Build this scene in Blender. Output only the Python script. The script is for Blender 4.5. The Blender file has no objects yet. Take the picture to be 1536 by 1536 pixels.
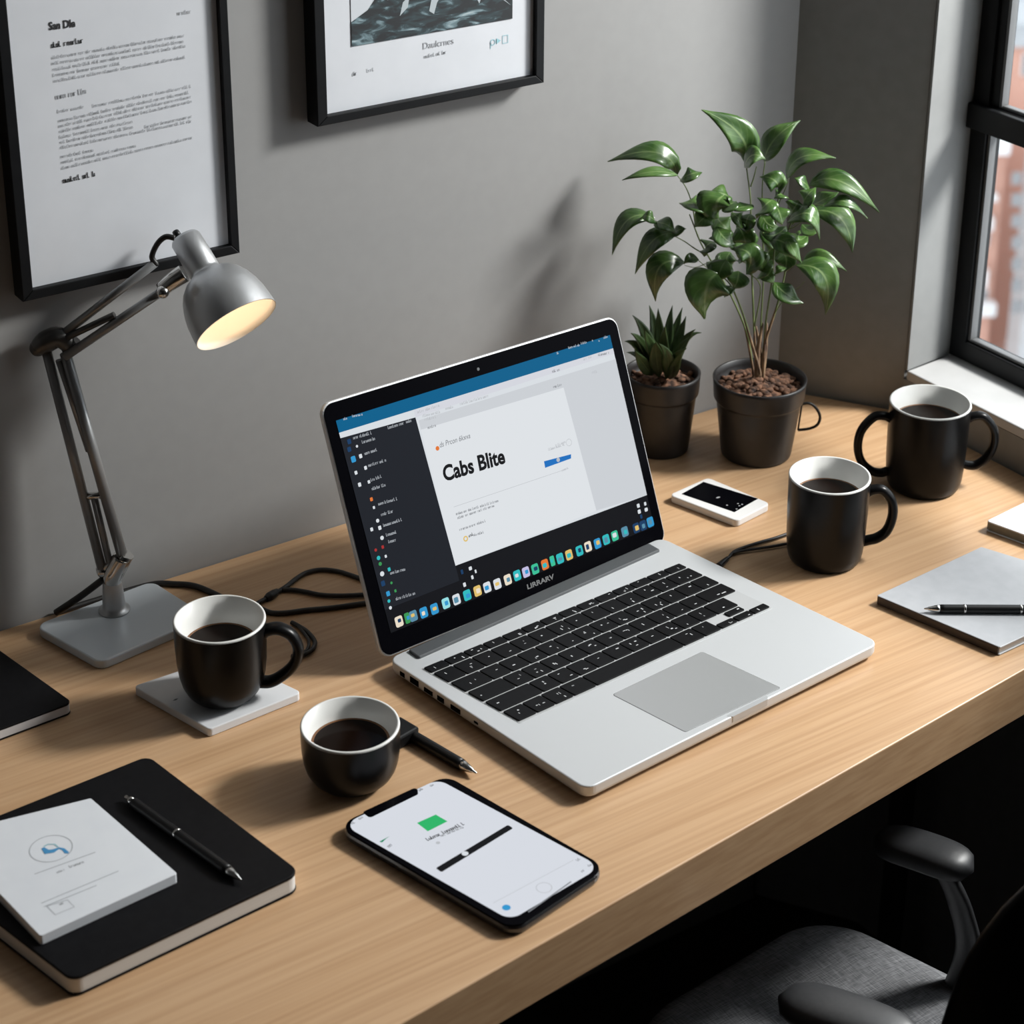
import bpy, bmesh, math, random
from mathutils import Vector, Matrix
C = bpy.context.scene.collection
SC = bpy.context.scene

# measured layout of the room, in metres
CAM={'loc': [-1.57575,-1.67431,1.80617],'R': [0.825492,-0.56436,0.007808],'U': [0.214716,0.3268,0.92038],'F': [0.521978,0.758089,-0.390947],'f': 3126.0,'cx': 792.0,'cy': 444.0}
laptop={'q': [[-0.7589,-0.2662],[-0.4133,-0.2281],[-0.364,-0.4969],[-0.7223,-0.5266]],'z': 0.7555}
phone={'q': [[-0.9154,-0.4453],[-0.8035,-0.4381],[-0.7626,-0.6113],[-0.8662,-0.6314]],'z': 0.7495}
blacknb={'q': [[-1.2169,-0.2968],[-1.0047,-0.2843],[-0.9707,-0.491],[-1.1669,-0.5055]],'z': 0.7575}
notepad={'q': [[-1.1888,-0.3036],[-1.073,-0.3241],[-1.056,-0.4495],[-1.1713,-0.4585]],'z': 0.7665}
coaster={'q': [[-0.9666,-0.1684],[-0.8752,-0.169],[-0.8448,-0.2611],[-0.9394,-0.267]],'z': 0.7485}
lampbase={'q': [[-1.0023,-0.0245],[-0.8747,-0.0115],[-0.8582,-0.1005],[-0.9761,-0.1183]],'z': 0.7495}
greynb={'q': [[-0.1476,-0.4146],[-0.0939,-0.5517],[-0.2698,-0.5578],[-0.3016,-0.4255]],'z': 0.7495}
smallphone={'q': [[-0.2837,-0.1432],[-0.2652,-0.2252],[-0.319,-0.2342],[-0.3432,-0.1506]],'z': 0.7485}
blackbook={'q': [[-1.1403,-0.0371],[-1.0467,-0.0452],[-1.0232,-0.1672],[-1.1222,-0.1723]],'z': 0.752}
whitebook={'q': [[-0.0092,-0.3726],[0.0336,-0.5074],[-0.0702,-0.5189],[-0.1071,-0.3823]],'z': 0.752}
corner=[-0.0631,0.0001,0.74]
jamb=[0.0178,-0.1265,0.793]
framec=[0.0916,-0.1198,0.793]
deskF=[[-1.0068,-0.6621,0.74],[-0.2675,-0.5869,0.74]]
transom=[1.0737,1.1026]
glassbl=[0.1092,-0.1319,0.8078]
fr1={'o': [[-0.9816,1.0738],[-0.7674,1.0759]],'i': [[-0.9715,1.0824],[-0.7759,1.0858]]}
fr2={'o': [[-0.68,1.1812],[-0.4207,1.1856]],'i': [[-0.669,1.1898],[-0.4306,1.1949]]}
fr1txt={'head': [[-0.9342,1.3152],[-0.9102,1.3145]],'date': [[-0.814,1.3102],[-0.799,1.3101]],'sub': [[[-0.9335,1.299],[-0.9,1.299]],[[-0.9333,1.2528],[-0.9036,1.2536]],[[-0.9332,1.1756],[-0.9011,1.1764]]],'lines': [[[-0.9337,1.2892],[-0.807,1.2898]],[[-0.9342,1.284],[-0.8073,1.2845]],[[-0.9335,1.2786],[-0.8072,1.28]],[[-0.9339,1.2735],[-0.8714,1.2741]],[[-0.9338,1.2682],[-0.8066,1.2699]],[[-0.9326,1.2405],[-0.9047,1.2407]],[[-0.8999,1.2398],[-0.8044,1.2419]],[[-0.9323,1.2319],[-0.8047,1.2367]],[[-0.9327,1.2272],[-0.805,1.2322]],[[-0.9323,1.2221],[-0.8044,1.2278]],[[-0.9327,1.217],[-0.8617,1.2192]],[[-0.9325,1.2122],[-0.8608,1.2141]],[[-0.8521,1.2119],[-0.8043,1.2138]],[[-0.9329,1.2074],[-0.8051,1.2092]],[[-0.9331,1.199],[-0.9012,1.1996]],[[-0.9329,1.1938],[-0.8615,1.1961]],[[-0.9333,1.1884],[-0.8045,1.1937]]]}
fr2txt={'title': [[-0.5593,1.2389],[-0.5243,1.239]],'sub': [[-0.5581,1.2295],[-0.5313,1.2303]],'lo': [[[-0.638,1.2249],[-0.6313,1.2253]],[[-0.622,1.226],[-0.613,1.2263]]],'pic': [[-0.6381,1.2536],[-0.4559,1.2542]],'icons': [[-0.4787,1.2331],[-0.4718,1.2336],[-0.4639,1.234]]}
mugleft=[-0.9047,-0.2259,0.0779,0.0406]
mugsmall=[-0.8661,-0.3868,0.0541,0.0417]
mugmid=[-0.284,-0.3305,0.0935,0.0408]
mugtwo=[-0.0899,-0.2728,0.099,0.0433]
potbig=[-0.1921,-0.1146,0.0924,0.0517]
potsmall=[-0.2735,-0.0456,0.0935,0.0422]
lid={'o': [-0.7567,-0.2648,0.7525],'ex': [0.9938,0.11122,0.0],'up': [-0.03986,0.35614,0.93358],'n': [0.10384,-0.92779,0.35837],'q': [[-0.0056,0.2449],[0.3548,0.2329],[0.3539,-0.0058],[-0.0062,0.0023]],'scr': [[0.00637,0.22632],[0.34107,0.21612],[0.34135,0.01472],[0.00899,0.02278]]}
G={'barBL': [0.0033,0.9436],'barBR': [0.993,0.9317],'wtl': [0.0033,0.9436],'sideTR': [0.2521,0.9044],'sideTL': [0.004,0.9184],'sideBR': [0.2612,0.1831],'docBR': [0.9978,0.1668],'docTL': [0.2585,0.9039],'cardTL': [0.2594,0.8419],'cardTR': [0.783,0.8213],'cardBR': [0.7965,0.1862],'title': [[0.2935,0.5781],[0.515,0.5652]],'titletop': [0.2968,0.6276],'sub': [[0.2891,0.7352],[0.4161,0.7318]],'btn': [[0.6496,0.5082],[0.7526,0.496],[0.7489,0.4762],[0.6482,0.4758]],'rule': [[0.3031,0.4481],[0.7319,0.434]],'para': [[[0.3041,0.4076],[0.4649,0.3973]],[[0.3062,0.3871],[0.4404,0.3826]],[[0.3027,0.3315],[0.3984,0.3281]],[[0.3448,0.2836],[0.3853,0.2802]]],'orange': [0.3165,0.2866],'small': [[[0.6753,0.5495],[0.739,0.5476]],[[0.7039,0.5565],[0.7457,0.5588]],[[0.7052,0.4288],[0.7336,0.4332]]],'ring': [0.755,0.5545],'top': [[[0.2614,0.9183],[0.3418,0.9181]],[[0.2752,0.8948],[0.3363,0.888]],[[0.279,0.8757],[0.3222,0.8716]],[[0.3559,0.8944],[0.3872,0.8924]],[[0.4081,0.8944],[0.5176,0.8904]],[[0.2824,0.8344],[0.3171,0.8339]],[[0.7552,0.9072],[0.7881,0.9062]],[[0.7455,0.8336],[0.7802,0.8315]],[[0.9369,0.9162],[0.9825,0.9106]],[[0.8992,0.8425],[0.9187,0.8395]],[[0.8789,0.9169],[0.9113,0.919]]],'bartxt': [[[0.0232,0.9914],[0.0385,0.9909]],[[0.0526,0.9929],[0.0894,0.9864]],[[0.834,0.9956],[0.8771,0.9935]],[[0.8838,0.9974],[0.9094,0.9959]],[[0.9273,0.9953],[0.9354,0.9952]],[[0.9515,0.9843],[0.9576,0.9844]],[[0.7873,0.9868],[0.7972,0.9878]],[[0.973,0.9911],[0.9894,0.9922]]],'sidetxt': [[[0.0381,0.8952],[0.1036,0.8924]],[[0.062,0.865],[0.1087,0.8632]],[[0.0609,0.8119],[0.1081,0.8121]],[[0.0627,0.7549],[0.1238,0.7533]],[[0.0591,0.688],[0.0979,0.6892]],[[0.0553,0.6482],[0.1042,0.6467]],[[0.1544,0.8916],[0.2129,0.8902]],[[0.2169,0.8923],[0.2417,0.8898]],[[0.063,0.5731],[0.129,0.5674]],[[0.0632,0.5222],[0.105,0.5202]],[[0.0617,0.4722],[0.1285,0.4692]],[[0.0628,0.426],[0.0989,0.4237]],[[0.0644,0.393],[0.0983,0.389]],[[0.0447,0.2542],[0.0986,0.2471]],[[0.0416,0.1326],[0.1084,0.1259]]],'sideico': [([0.0473,0.8133],'w',1),([0.0226,0.8102],'b',1.5),([0.0533,0.7554],'w',0.9),([0.0198,0.7483],'w',0.9),([0.0525,0.6898],'w',0.8),([0.0215,0.6914],'w',1),([0.0439,0.861],'w',0.7),([0.0238,0.8921],'n',1.2),([0.0177,0.8585],'n',1.2),([0.0464,0.6106],'o',0.9),([0.0475,0.5712],'w',0.7),([0.0485,0.5083],'w',1),([0.0495,0.4741],'w',1),([0.0484,0.427],'w',1.1),([0.0433,0.3862],'r',0.8),([0.0232,0.4799],'w',0.9),([0.019,0.3844],'r',0.8),([0.0214,0.3456],'t',1.1),([0.0219,0.3174],'g',1),([0.0453,0.3411],'w',0.7),([0.0454,0.2791],'t',0.9),([0.0199,0.2712],'w',1.3),([0.0151,0.2281],'n',1.3),([0.0416,0.2165],'g',0.7),([0.0226,0.1755],'b',1.2),([0.0192,0.1423],'t',0.9),([0.0183,0.1103],'w',0.9),([0.0476,0.1754],'g',0.7)],'dock': [([0.0344,0.0363],'c'),([0.0627,0.0366],'g'),([0.084,0.0356],'s'),([0.1198,0.032],'b'),([0.157,0.0295],'b'),([0.1985,0.0341],'p'),([0.2364,0.032],'w'),([0.275,0.032],'t'),([0.3128,0.0325],'y'),([0.3482,0.0313],'w'),([0.3851,0.0281],'w'),([0.4239,0.0287],'c'),([0.4597,0.0306],'t'),([0.4928,0.0296],'v'),([0.5274,0.0271],'m'),([0.5654,0.0297],'o'),([0.5946,0.0322],'m'),([0.6238,0.0298],'t'),([0.659,0.0294],'y'),([0.6999,0.0292],'t'),([0.7348,0.0323],'c'),([0.7719,0.0293],'b'),([0.8072,0.0314],'t'),([0.8425,0.0327],'m'),([0.8836,0.0332],'s'),([0.9299,0.0292],'n'),([0.9583,0.0283],'n'),([0.9884,0.0307],'b')],'desk': [([0.277,0.1447],'n'),([0.3075,0.1458],'w'),([0.3226,0.1233],'w'),([0.3067,0.1028],'w'),([0.2748,0.0833],'w'),([0.957,0.132],'w'),([0.985,0.1285],'w'),([0.9555,0.1018],'w'),([0.9587,0.0745],'n'),([0.9836,0.0982],'w')]}
kb=[[0.0377,0.1266],[0.9219,0.1815],[0.9278,0.6078],[0.0631,0.5861]]
tp=[[0.3188,0.6582],[0.6288,0.6582],[0.6494,0.9809],[0.3352,0.9669]]
hinge=[[0.0622,0.0141],[0.9441,0.0461],[0.9157,0.0814],[0.0536,0.0609]]
notch=[[0.4567,1.0087],[0.5998,1.01]]
space=[[0.302,0.5585],[0.6125,0.5593],[0.6014,0.6384],[0.6014,0.5984],[0.3118,0.586]]
ph={'scr': [[0.0436,0.0168],[0.9135,0.0045],[0.9662,0.9768],[0.0694,0.9488]],'notch': [[0.2401,-0.001],[0.7411,-0.005]],'notchb': [[0.2304,0.0527],[0.6758,0.0438]],'green': [[0.422,0.2098],[0.5876,0.2144],[0.5879,0.2863],[0.4046,0.2867]],'bar': [[0.1348,0.5023],[0.8642,0.4807],[0.8607,0.5146],[0.1287,0.5379]],'txt': [[[0.3223,0.3397],[0.6586,0.355]],[[0.4238,0.3554],[0.6235,0.3706]]],'blob': [0.3572,0.3776],'apple': [0.3973,0.5115],'leaf': [[0.079,0.2117],[0.1777,0.2091],[0.1364,0.2137],[0.0847,0.2238]],'sq': [0.078,0.2718],'line': [[0.1251,0.827],[0.8842,0.8608]],'ring': [0.4999,0.9025],'dot': [0.1511,0.8836],'home': [[0.2194,0.965],[0.6862,0.9549]],'ico': [[0.7108,0.0308],[0.8083,0.0349],[0.1634,0.0373],[0.0914,0.0449],[0.8972,0.88],[0.9047,0.9416],[0.821,0.9473]]}
sp_data={'scr': [[0.0486,0.1933],[0.8139,0.0184],[0.8436,0.7566],[0.0918,0.8306]],'blob': [0.4576,0.4963],'specks': [[0.6654,0.6295],[0.7782,0.4907],[0.8111,0.6315],[0.7778,0.4115],[0.729,0.4379]]}
np={'c': [0.4926,0.3842],'c2': [[0.3773,0.3274],[0.6104,0.4367]],'swoosh': [[0.4549,0.3533],[0.4541,0.3985],[0.494,0.4087],[0.5326,0.4013]],'sw2': [[0.5359,0.396],[0.5545,0.4202],[0.5541,0.4582],[0.5469,0.4655]],'arc': [[0.4665,0.3454],[0.5014,0.3368],[0.5369,0.354],[0.5392,0.3907]],'lines': [[[0.2751,0.5458],[0.7043,0.5414]],[[0.1624,0.7824],[0.7174,0.7739]],[[0.1567,0.8153],[0.5299,0.8171]]],'txt': [[[0.3929,0.6044],[0.4636,0.6006]],[[0.4869,0.5977],[0.5941,0.5981]]],'box': [[0.1747,0.8198],[0.3095,0.835],[0.3085,0.9068],[0.1753,0.9042]],'tick': [0.264,0.8547]}
lamp={'stem0': [-0.9276,-0.0414,0.7473],'stem': [-0.9267,-0.042,0.7716],'pivot': [-0.9254,-0.0429,0.784],'pivotR': [-0.9168,-0.0488,0.7986],'jointR': [-0.9185,-0.0477,0.8059],'rLb': [-0.9344,-0.0368,0.7919],'rLt': [-0.9619,-0.0178,1.0151],'rRt': [-0.9487,-0.0269,1.0186],'rRb': [-0.9184,-0.0478,0.808],'rMb': [-0.9282,-0.041,0.7985],'rMt': [-0.9381,-0.0342,0.8507],'br1': [-0.9419,-0.0316,0.8719],'br2': [-0.9315,-0.0387,0.8741],'rM2t': [-0.9541,-0.0231,1.0119],'rM2b': [-0.9374,-0.0347,0.92],'elL': [-0.9687,-0.0131,1.0237],'elT': [-0.9556,-0.0221,1.0344],'elR': [-0.9434,-0.0305,1.024],'uA0': [-0.9569,-0.0213,1.0304],'uA1': [-0.8776,-0.0758,1.1072],'uB0': [-0.9477,-0.0275,1.0186],'uB1': [-0.8735,-0.0787,1.0835],'uC0': [-0.9544,-0.023,1.0304],'jb': [-0.8715,-0.08,1.0835],'jc': [-0.8637,-0.0854,1.0926],'hj': [-0.8566,-0.0903,1.0979],'cb0': [-0.8619,-0.0867,1.1315],'cb1': [-0.8748,-0.0778,1.1257],'cb2': [-0.8793,-0.0747,1.1136],'cb3': [-0.8767,-0.0764,1.106],'cap': [-0.8598,-0.0881,1.1347],'top': [-0.859,-0.0886,1.1297],'open': [-0.82,-0.1155,1.0484],'cordA': [-0.9338,-0.0371,0.7839],'mpp': 0.0006364,'axis': [0.1269,-0.7511,-0.6479],'cord': [[-0.9721,-0.0049,0.743],[-0.9242,0.0013,0.743],[-0.8747,-0.0075,0.743],[-0.8546,-0.0194,0.743],[-0.84,-0.0336,0.743],[-0.8304,-0.058,0.743],[-0.8247,-0.0796,0.743]]}
cab={'a': [[-0.8079,-0.0972,0.743],[-0.7879,-0.0914,0.743],[-0.7669,-0.0843,0.743],[-0.7502,-0.0758,0.743],[-0.7354,-0.0712,0.743],[-0.7212,-0.0744,0.743],[-0.7096,-0.0854,0.743],[-0.7028,-0.0983,0.743],[-0.6952,-0.1159,0.743]],'b': [[-0.7718,-0.087,0.743],[-0.7631,-0.0932,0.743],[-0.7546,-0.1031,0.743],[-0.7448,-0.1166,0.743],[-0.729,-0.1288,0.743],[-0.7051,-0.142,0.743]],'c': [[-0.8055,-0.1056,0.743],[-0.8005,-0.1185,0.743],[-0.788,-0.1268,0.743],[-0.7709,-0.1327,0.743],[-0.746,-0.1435,0.743],[-0.7096,-0.1556,0.743]],'j': [[-0.7933,-0.0937,0.743],[-0.7767,-0.0866,0.743]],'coil': [[-0.7926,-0.1446,0.743],[-0.7903,-0.1528,0.743],[-0.7882,-0.1674,0.743],[-0.7902,-0.1856,0.743],[-0.7983,-0.1963,0.743],[-0.8076,-0.1997,0.743],[-0.8162,-0.2003,0.743],[-0.8204,-0.196,0.743]],'coil2': [[-0.7902,-0.1511,0.743],[-0.792,-0.1682,0.743],[-0.7949,-0.1825,0.743],[-0.8032,-0.1947,0.743],[-0.8137,-0.1988,0.743]]}
cabR={'a': [[-0.3858,-0.2892,0.743],[-0.3727,-0.2837,0.743],[-0.3569,-0.275,0.743],[-0.3424,-0.2734,0.743],[-0.3211,-0.2744,0.743],[-0.3006,-0.2765,0.743],[-0.2733,-0.2763,0.743]],'b': [[-0.3592,-0.2767,0.743],[-0.3484,-0.2774,0.743],[-0.3291,-0.2838,0.743],[-0.3114,-0.2891,0.743],[-0.2852,-0.295,0.743]],'plug': [[-0.3878,-0.2895,0.743],[-0.3691,-0.2813,0.743]]}
penA=[[-1.0464,-0.3316,0.7615],[-1.016,-0.4782,0.7615]]
penB=[[-0.7988,-0.3499,0.745],[-0.7781,-0.4453,0.745]]
penBcap=[[-0.8008,-0.3579,0.749],[-0.7968,-0.3701,0.749]]
penC=[[-0.2857,-0.4737,0.7537],[-0.1725,-0.5505,0.7537]]
loop=[[-0.1526,-0.1418,0.8006],[-0.1459,-0.1464,0.8015],[-0.1396,-0.1507,0.7959],[-0.1354,-0.1536,0.7853],[-0.1373,-0.1523,0.7754],[-0.1444,-0.1474,0.7704],[-0.1547,-0.1404,0.7686]]
leaves=[[[-0.2152,-0.0987,1.0804],[-0.2294,-0.1035,1.1164],[-0.2628,-0.0805,1.1431],0.03],[[-0.1856,-0.0948,1.0758],[-0.1851,-0.1097,1.1056],[-0.1564,-0.1149,1.1217],0.0234],[[-0.2352,-0.1213,1.0866],[-0.2372,-0.1345,1.1039],[-0.2261,-0.1422,1.0997],0.0211],[[-0.2735,-0.0586,1.0676],[-0.3006,-0.0545,1.0959],[-0.3343,-0.0167,1.0814],0.0256],[[-0.2923,-0.082,1.0772],[-0.3212,-0.0767,1.085],[-0.3468,-0.0591,1.0759],0.01],[[-0.2833,-0.0761,1.0686],[-0.2826,-0.0912,1.0791],[-0.2651,-0.0886,1.0771],0.0133],[[-0.1781,-0.1242,1.0642],[-0.1753,-0.1407,1.0918],[-0.1456,-0.1612,1.0914],0.0211],[[-0.2045,-0.1425,1.0594],[-0.2174,-0.1481,1.0769],[-0.2219,-0.1305,1.0764],0.0178],[[-0.1724,-0.1524,1.0638],[-0.1544,-0.1794,1.0728],[-0.1191,-0.2037,1.0389],0.0189],[[-0.1652,-0.1695,1.0443],[-0.155,-0.1911,1.0539],[-0.1276,-0.1955,1.0314],0.0122],[[-0.1701,-0.154,1.0349],[-0.1522,-0.1809,1.0319],[-0.1397,-0.1895,0.9938],0.0278],[[-0.2063,-0.1595,1.0319],[-0.1953,-0.1816,1.0455],[-0.178,-0.179,1.0132],0.0222],[[-0.1522,-0.1299,1.0496],[-0.1654,-0.1354,1.0606],[-0.1735,-0.1299,1.0654],0.0122],[[-0.1831,-0.1572,1.0419],[-0.1894,-0.1675,1.0586],[-0.1732,-0.1641,1.0653],0.0178],[[-0.1377,-0.1156,1.0195],[-0.1341,-0.1327,1.0332],[-0.1203,-0.1422,1.0424],0.0156],[[-0.2515,-0.1102,1.0556],[-0.2657,-0.1149,1.05],[-0.2557,-0.1072,1.0304],0.0389],[[-0.2311,-0.0999,1.036],[-0.2463,-0.104,1.0537],[-0.2626,-0.0927,1.0536],0.02],[[-0.2599,-0.0922,1.035],[-0.2772,-0.0948,1.0461],[-0.2834,-0.076,1.0426],0.0245],[[-0.2627,-0.1024,1.0343],[-0.2763,-0.1076,1.0344],[-0.2831,-0.1029,1.0247],0.0178],[[-0.2168,-0.1461,1.0546],[-0.2314,-0.1507,1.052],[-0.2297,-0.1373,1.0348],0.0222],[[-0.2198,-0.1562,1.0509],[-0.2245,-0.1676,1.0471],[-0.2222,-0.1691,1.0357],0.0167],[[-0.1948,-0.1492,1.034],[-0.1983,-0.1614,1.0485],[-0.1875,-0.1542,1.0507],0.0167],[[-0.2328,-0.1351,1.0485],[-0.25,-0.1379,1.0507],[-0.2597,-0.1312,1.0477],0.0111],[[-0.233,-0.1229,1.0213],[-0.2463,-0.1282,1.0347],[-0.2453,-0.1144,1.0368],0.0133],[[-0.2983,-0.0536,1.0217],[-0.329,-0.047,1.0238],[-0.3416,-0.0384,0.9848],0.0211],[[-0.303,-0.0625,1.0206],[-0.3172,-0.0673,1.0323],[-0.3163,-0.0534,1.0261],0.01],[[-0.3047,-0.0613,1.0199],[-0.3023,-0.0776,1.0235],[-0.2935,-0.0837,1.0146],0.0145],[[-0.2858,-0.0743,1.0073],[-0.313,-0.0702,1.0043],[-0.3198,-0.0509,0.9622],0.0189],[[-0.283,-0.0642,1.002],[-0.2846,-0.0776,1.013],[-0.2783,-0.082,1.0149],0.0089],[[-0.2771,-0.0804,0.9755],[-0.3062,-0.0749,0.9749],[-0.3012,-0.0638,0.9308],0.0267],[[-0.2649,-0.0887,0.9789],[-0.2796,-0.0932,0.9855],[-0.285,-0.0895,0.979],0.0089],[[-0.2673,-0.1236,0.9754],[-0.2839,-0.1267,0.964],[-0.2767,-0.117,0.9239],0.0434],[[-0.2361,-0.1207,0.9703],[-0.2445,-0.1295,0.965],[-0.2476,-0.1274,0.9554],0.0189],[[-0.2456,-0.1446,0.9773],[-0.2518,-0.1548,1.0046],[-0.2604,-0.1344,1.0058],0.0256],[[-0.2464,-0.1258,1.0026],[-0.264,-0.1282,1.0162],[-0.2773,-0.1191,1.0161],0.0211],[[-0.238,-0.083,1.0197],[-0.2385,-0.0972,1.0141],[-0.2206,-0.095,0.9982],0.02],[[-0.2199,-0.1501,1.0117],[-0.2141,-0.1686,1.0121],[-0.2003,-0.1782,0.991],0.0189],[[-0.2079,-0.1644,1.0149],[-0.2122,-0.176,1.0097],[-0.1974,-0.1717,0.9915],0.01],[[-0.174,-0.1513,0.9737],[-0.1671,-0.1707,0.9878],[-0.1434,-0.187,0.9722],0.0145],[[-0.1997,-0.1701,0.9858],[-0.1833,-0.1959,0.9786],[-0.1718,-0.1893,0.9299],0.0289],[[-0.2211,-0.1614,0.9685],[-0.2183,-0.1779,0.9601],[-0.2032,-0.1883,0.95],0.0211],[[-0.1523,-0.1056,0.9905],[-0.153,-0.1197,0.9872],[-0.1363,-0.1166,0.9895],0.0178],[[-0.1968,-0.1478,1.0217],[-0.2147,-0.15,1.0161],[-0.226,-0.1423,1.0182],0.0133],[[-0.24,-0.1059,0.965],[-0.2568,-0.1089,0.9789],[-0.2579,-0.0936,0.9762],0.02],[[-0.2243,-0.0924,0.9799],[-0.2352,-0.0995,0.9732],[-0.2287,-0.104,0.9617],0.0222],[[-0.2014,-0.1568,0.9787],[-0.2163,-0.1611,0.982],[-0.2108,-0.1503,0.9696],0.0067],[[-0.2169,-0.134,0.9671],[-0.2179,-0.1479,0.9699],[-0.2126,-0.1515,0.9608],0.0122],[[-0.239,-0.1188,0.9531],[-0.2527,-0.1238,0.9535],[-0.2472,-0.1131,0.9404],0.01],[[-0.1805,-0.0862,0.9844],[-0.1994,-0.0877,0.9982],[-0.2072,-0.0824,1.0164],0.02],[[-0.176,-0.0893,0.9635],[-0.1757,-0.1041,0.98],[-0.1649,-0.0969,0.9939],0.02],[[-0.193,-0.0897,0.9605],[-0.2088,-0.0934,0.9837],[-0.2113,-0.0917,1.002],0.0178],[[-0.2543,-0.1143,1.0453],[-0.257,-0.127,1.052],[-0.2442,-0.1212,1.0509],0.0156],[[-0.27,-0.1217,1.0287],[-0.2705,-0.1359,1.0201],[-0.2617,-0.1419,1.0136],0.0211],[[-0.2283,-0.1261,1.0347],[-0.2393,-0.1331,1.0303],[-0.23,-0.1249,1.0123],0.0156],[[-0.2247,-0.1407,1.0386],[-0.2271,-0.1536,1.0322],[-0.2185,-0.1596,1.03],0.0167],[[-0.2316,-0.1117,1.0173],[-0.2337,-0.1248,1.0086],[-0.2235,-0.1173,0.988],0.0189],[[-0.247,-0.1132,0.9827],[-0.2596,-0.1191,0.9762],[-0.2609,-0.1182,0.9625],0.02],[[-0.2184,-0.1329,0.9625],[-0.2218,-0.1451,0.9812],[-0.2072,-0.1407,0.9832],0.0167],[[-0.1922,-0.1388,0.9906],[-0.1964,-0.1505,0.9841],[-0.1975,-0.1498,0.9704],0.0178],[[-0.2154,-0.135,1.0527],[-0.2195,-0.1467,1.0461],[-0.2135,-0.1363,1.0304],0.0133],[[-0.149,-0.12,1.0049],[-0.1498,-0.134,1.0027],[-0.143,-0.1387,1.0073],0.0133],[[-0.2299,-0.1372,0.9983],[-0.2322,-0.1501,0.9919],[-0.2219,-0.1426,0.9735],0.0156],[[-0.187,-0.1181,1.01],[-0.198,-0.1251,1.0033],[-0.1957,-0.1267,0.9896],0.0178],[[-0.2517,-0.0978,0.999],[-0.2662,-0.1024,0.9992],[-0.2599,-0.0922,0.983],0.0156],[[-0.1915,-0.1393,1.0491],[-0.2049,-0.1446,1.0579],[-0.2099,-0.1412,1.0535],0.0133]]
stems=[[[[-0.1983,-0.1103,0.8388],[-0.2065,-0.1047,0.8866],[-0.2235,-0.093,0.9335],[-0.2378,-0.0831,0.9636],[-0.2501,-0.0747,0.9888],[-0.2579,-0.0693,1.0115],[-0.2617,-0.0667,1.0228]],0.0018,1],[[[-0.2517,-0.0857,0.9802],[-0.2625,-0.0783,0.9881],[-0.2715,-0.0721,0.996],[-0.2804,-0.066,1.002]],0.0012,0],[[[-0.256,-0.0706,1.0092],[-0.2594,-0.0683,1.0319],[-0.2652,-0.0642,1.052],[-0.2735,-0.0586,1.0665]],0.0013,0],[[[-0.1889,-0.1046,0.8342],[-0.1934,-0.1016,0.8894],[-0.1976,-0.0987,0.9482],[-0.201,-0.0963,1.0059],[-0.2027,-0.0952,1.0377],[-0.2076,-0.0918,1.0736]],0.0018,1],[[[-0.2029,-0.0951,1.0512],[-0.2005,-0.0967,1.0625],[-0.1989,-0.0978,1.0737]],0.0012,0],[[[-0.1987,-0.1222,0.8436],[-0.2006,-0.1209,0.8983],[-0.2008,-0.1207,0.9566],[-0.2038,-0.1187,1.0137],[-0.2061,-0.1171,1.0586],[-0.205,-0.1179,1.0863]],0.0015,1],[[[-0.2027,-0.1316,0.8483],[-0.2033,-0.1312,0.9027],[-0.1996,-0.1337,0.9608],[-0.1995,-0.1338,1.0177],[-0.1989,-0.1342,1.0424],[-0.1974,-0.1352,1.058]],0.0017,1],[[[-0.2018,-0.1322,0.8886],[-0.1945,-0.1372,0.9239],[-0.1886,-0.1413,0.9678],[-0.1881,-0.1416,1.0133],[-0.1803,-0.147,1.0314],[-0.1721,-0.1526,1.0583]],0.0017,1],[[[-0.2019,-0.1443,0.9235],[-0.1931,-0.1503,0.9421],[-0.1848,-0.1561,0.9503],[-0.1779,-0.1608,0.9595]],0.0007,0],[[[-0.2164,-0.1404,0.8576],[-0.2321,-0.1296,0.9184],[-0.2439,-0.1214,0.9529],[-0.2513,-0.1163,0.9643]],0.002,1],[[[-0.2514,-0.0859,0.971],[-0.2609,-0.0794,0.9663],[-0.2706,-0.0727,0.9685]],0.0008,0],[[[-0.2394,-0.1063,0.9489],[-0.2504,-0.0987,0.9626],[-0.2649,-0.0887,0.9784]],0.0011,0],[[[-0.1881,-0.1416,1.0144],[-0.1798,-0.1474,1.0202],[-0.1717,-0.153,1.0315]],0.001,0],[[[-0.2063,-0.1412,0.9649],[-0.1947,-0.1492,0.9765],[-0.1844,-0.1563,0.9789]],0.001,0],[[[-0.1854,-0.1192,1.0327],[-0.1786,-0.1239,1.0552],[-0.1773,-0.1248,1.0653]],0.001,0],[[[-0.1917,-0.1513,1.0239],[-0.179,-0.1601,1.0442],[-0.1653,-0.1695,1.0454]],0.001,0],[[[-0.2196,-0.1321,0.907],[-0.2163,-0.1344,0.9534],[-0.2291,-0.1255,0.9693]],0.0013,0],[[[-0.2089,-0.1273,0.9722],[-0.2241,-0.1168,1.0039],[-0.2355,-0.109,1.0285],[-0.2432,-0.1037,1.0508]],0.001,0],[[[-0.2804,-0.066,1.0015],[-0.2876,-0.061,1.0128],[-0.2983,-0.0536,1.0195]],0.0009,0]]
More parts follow.
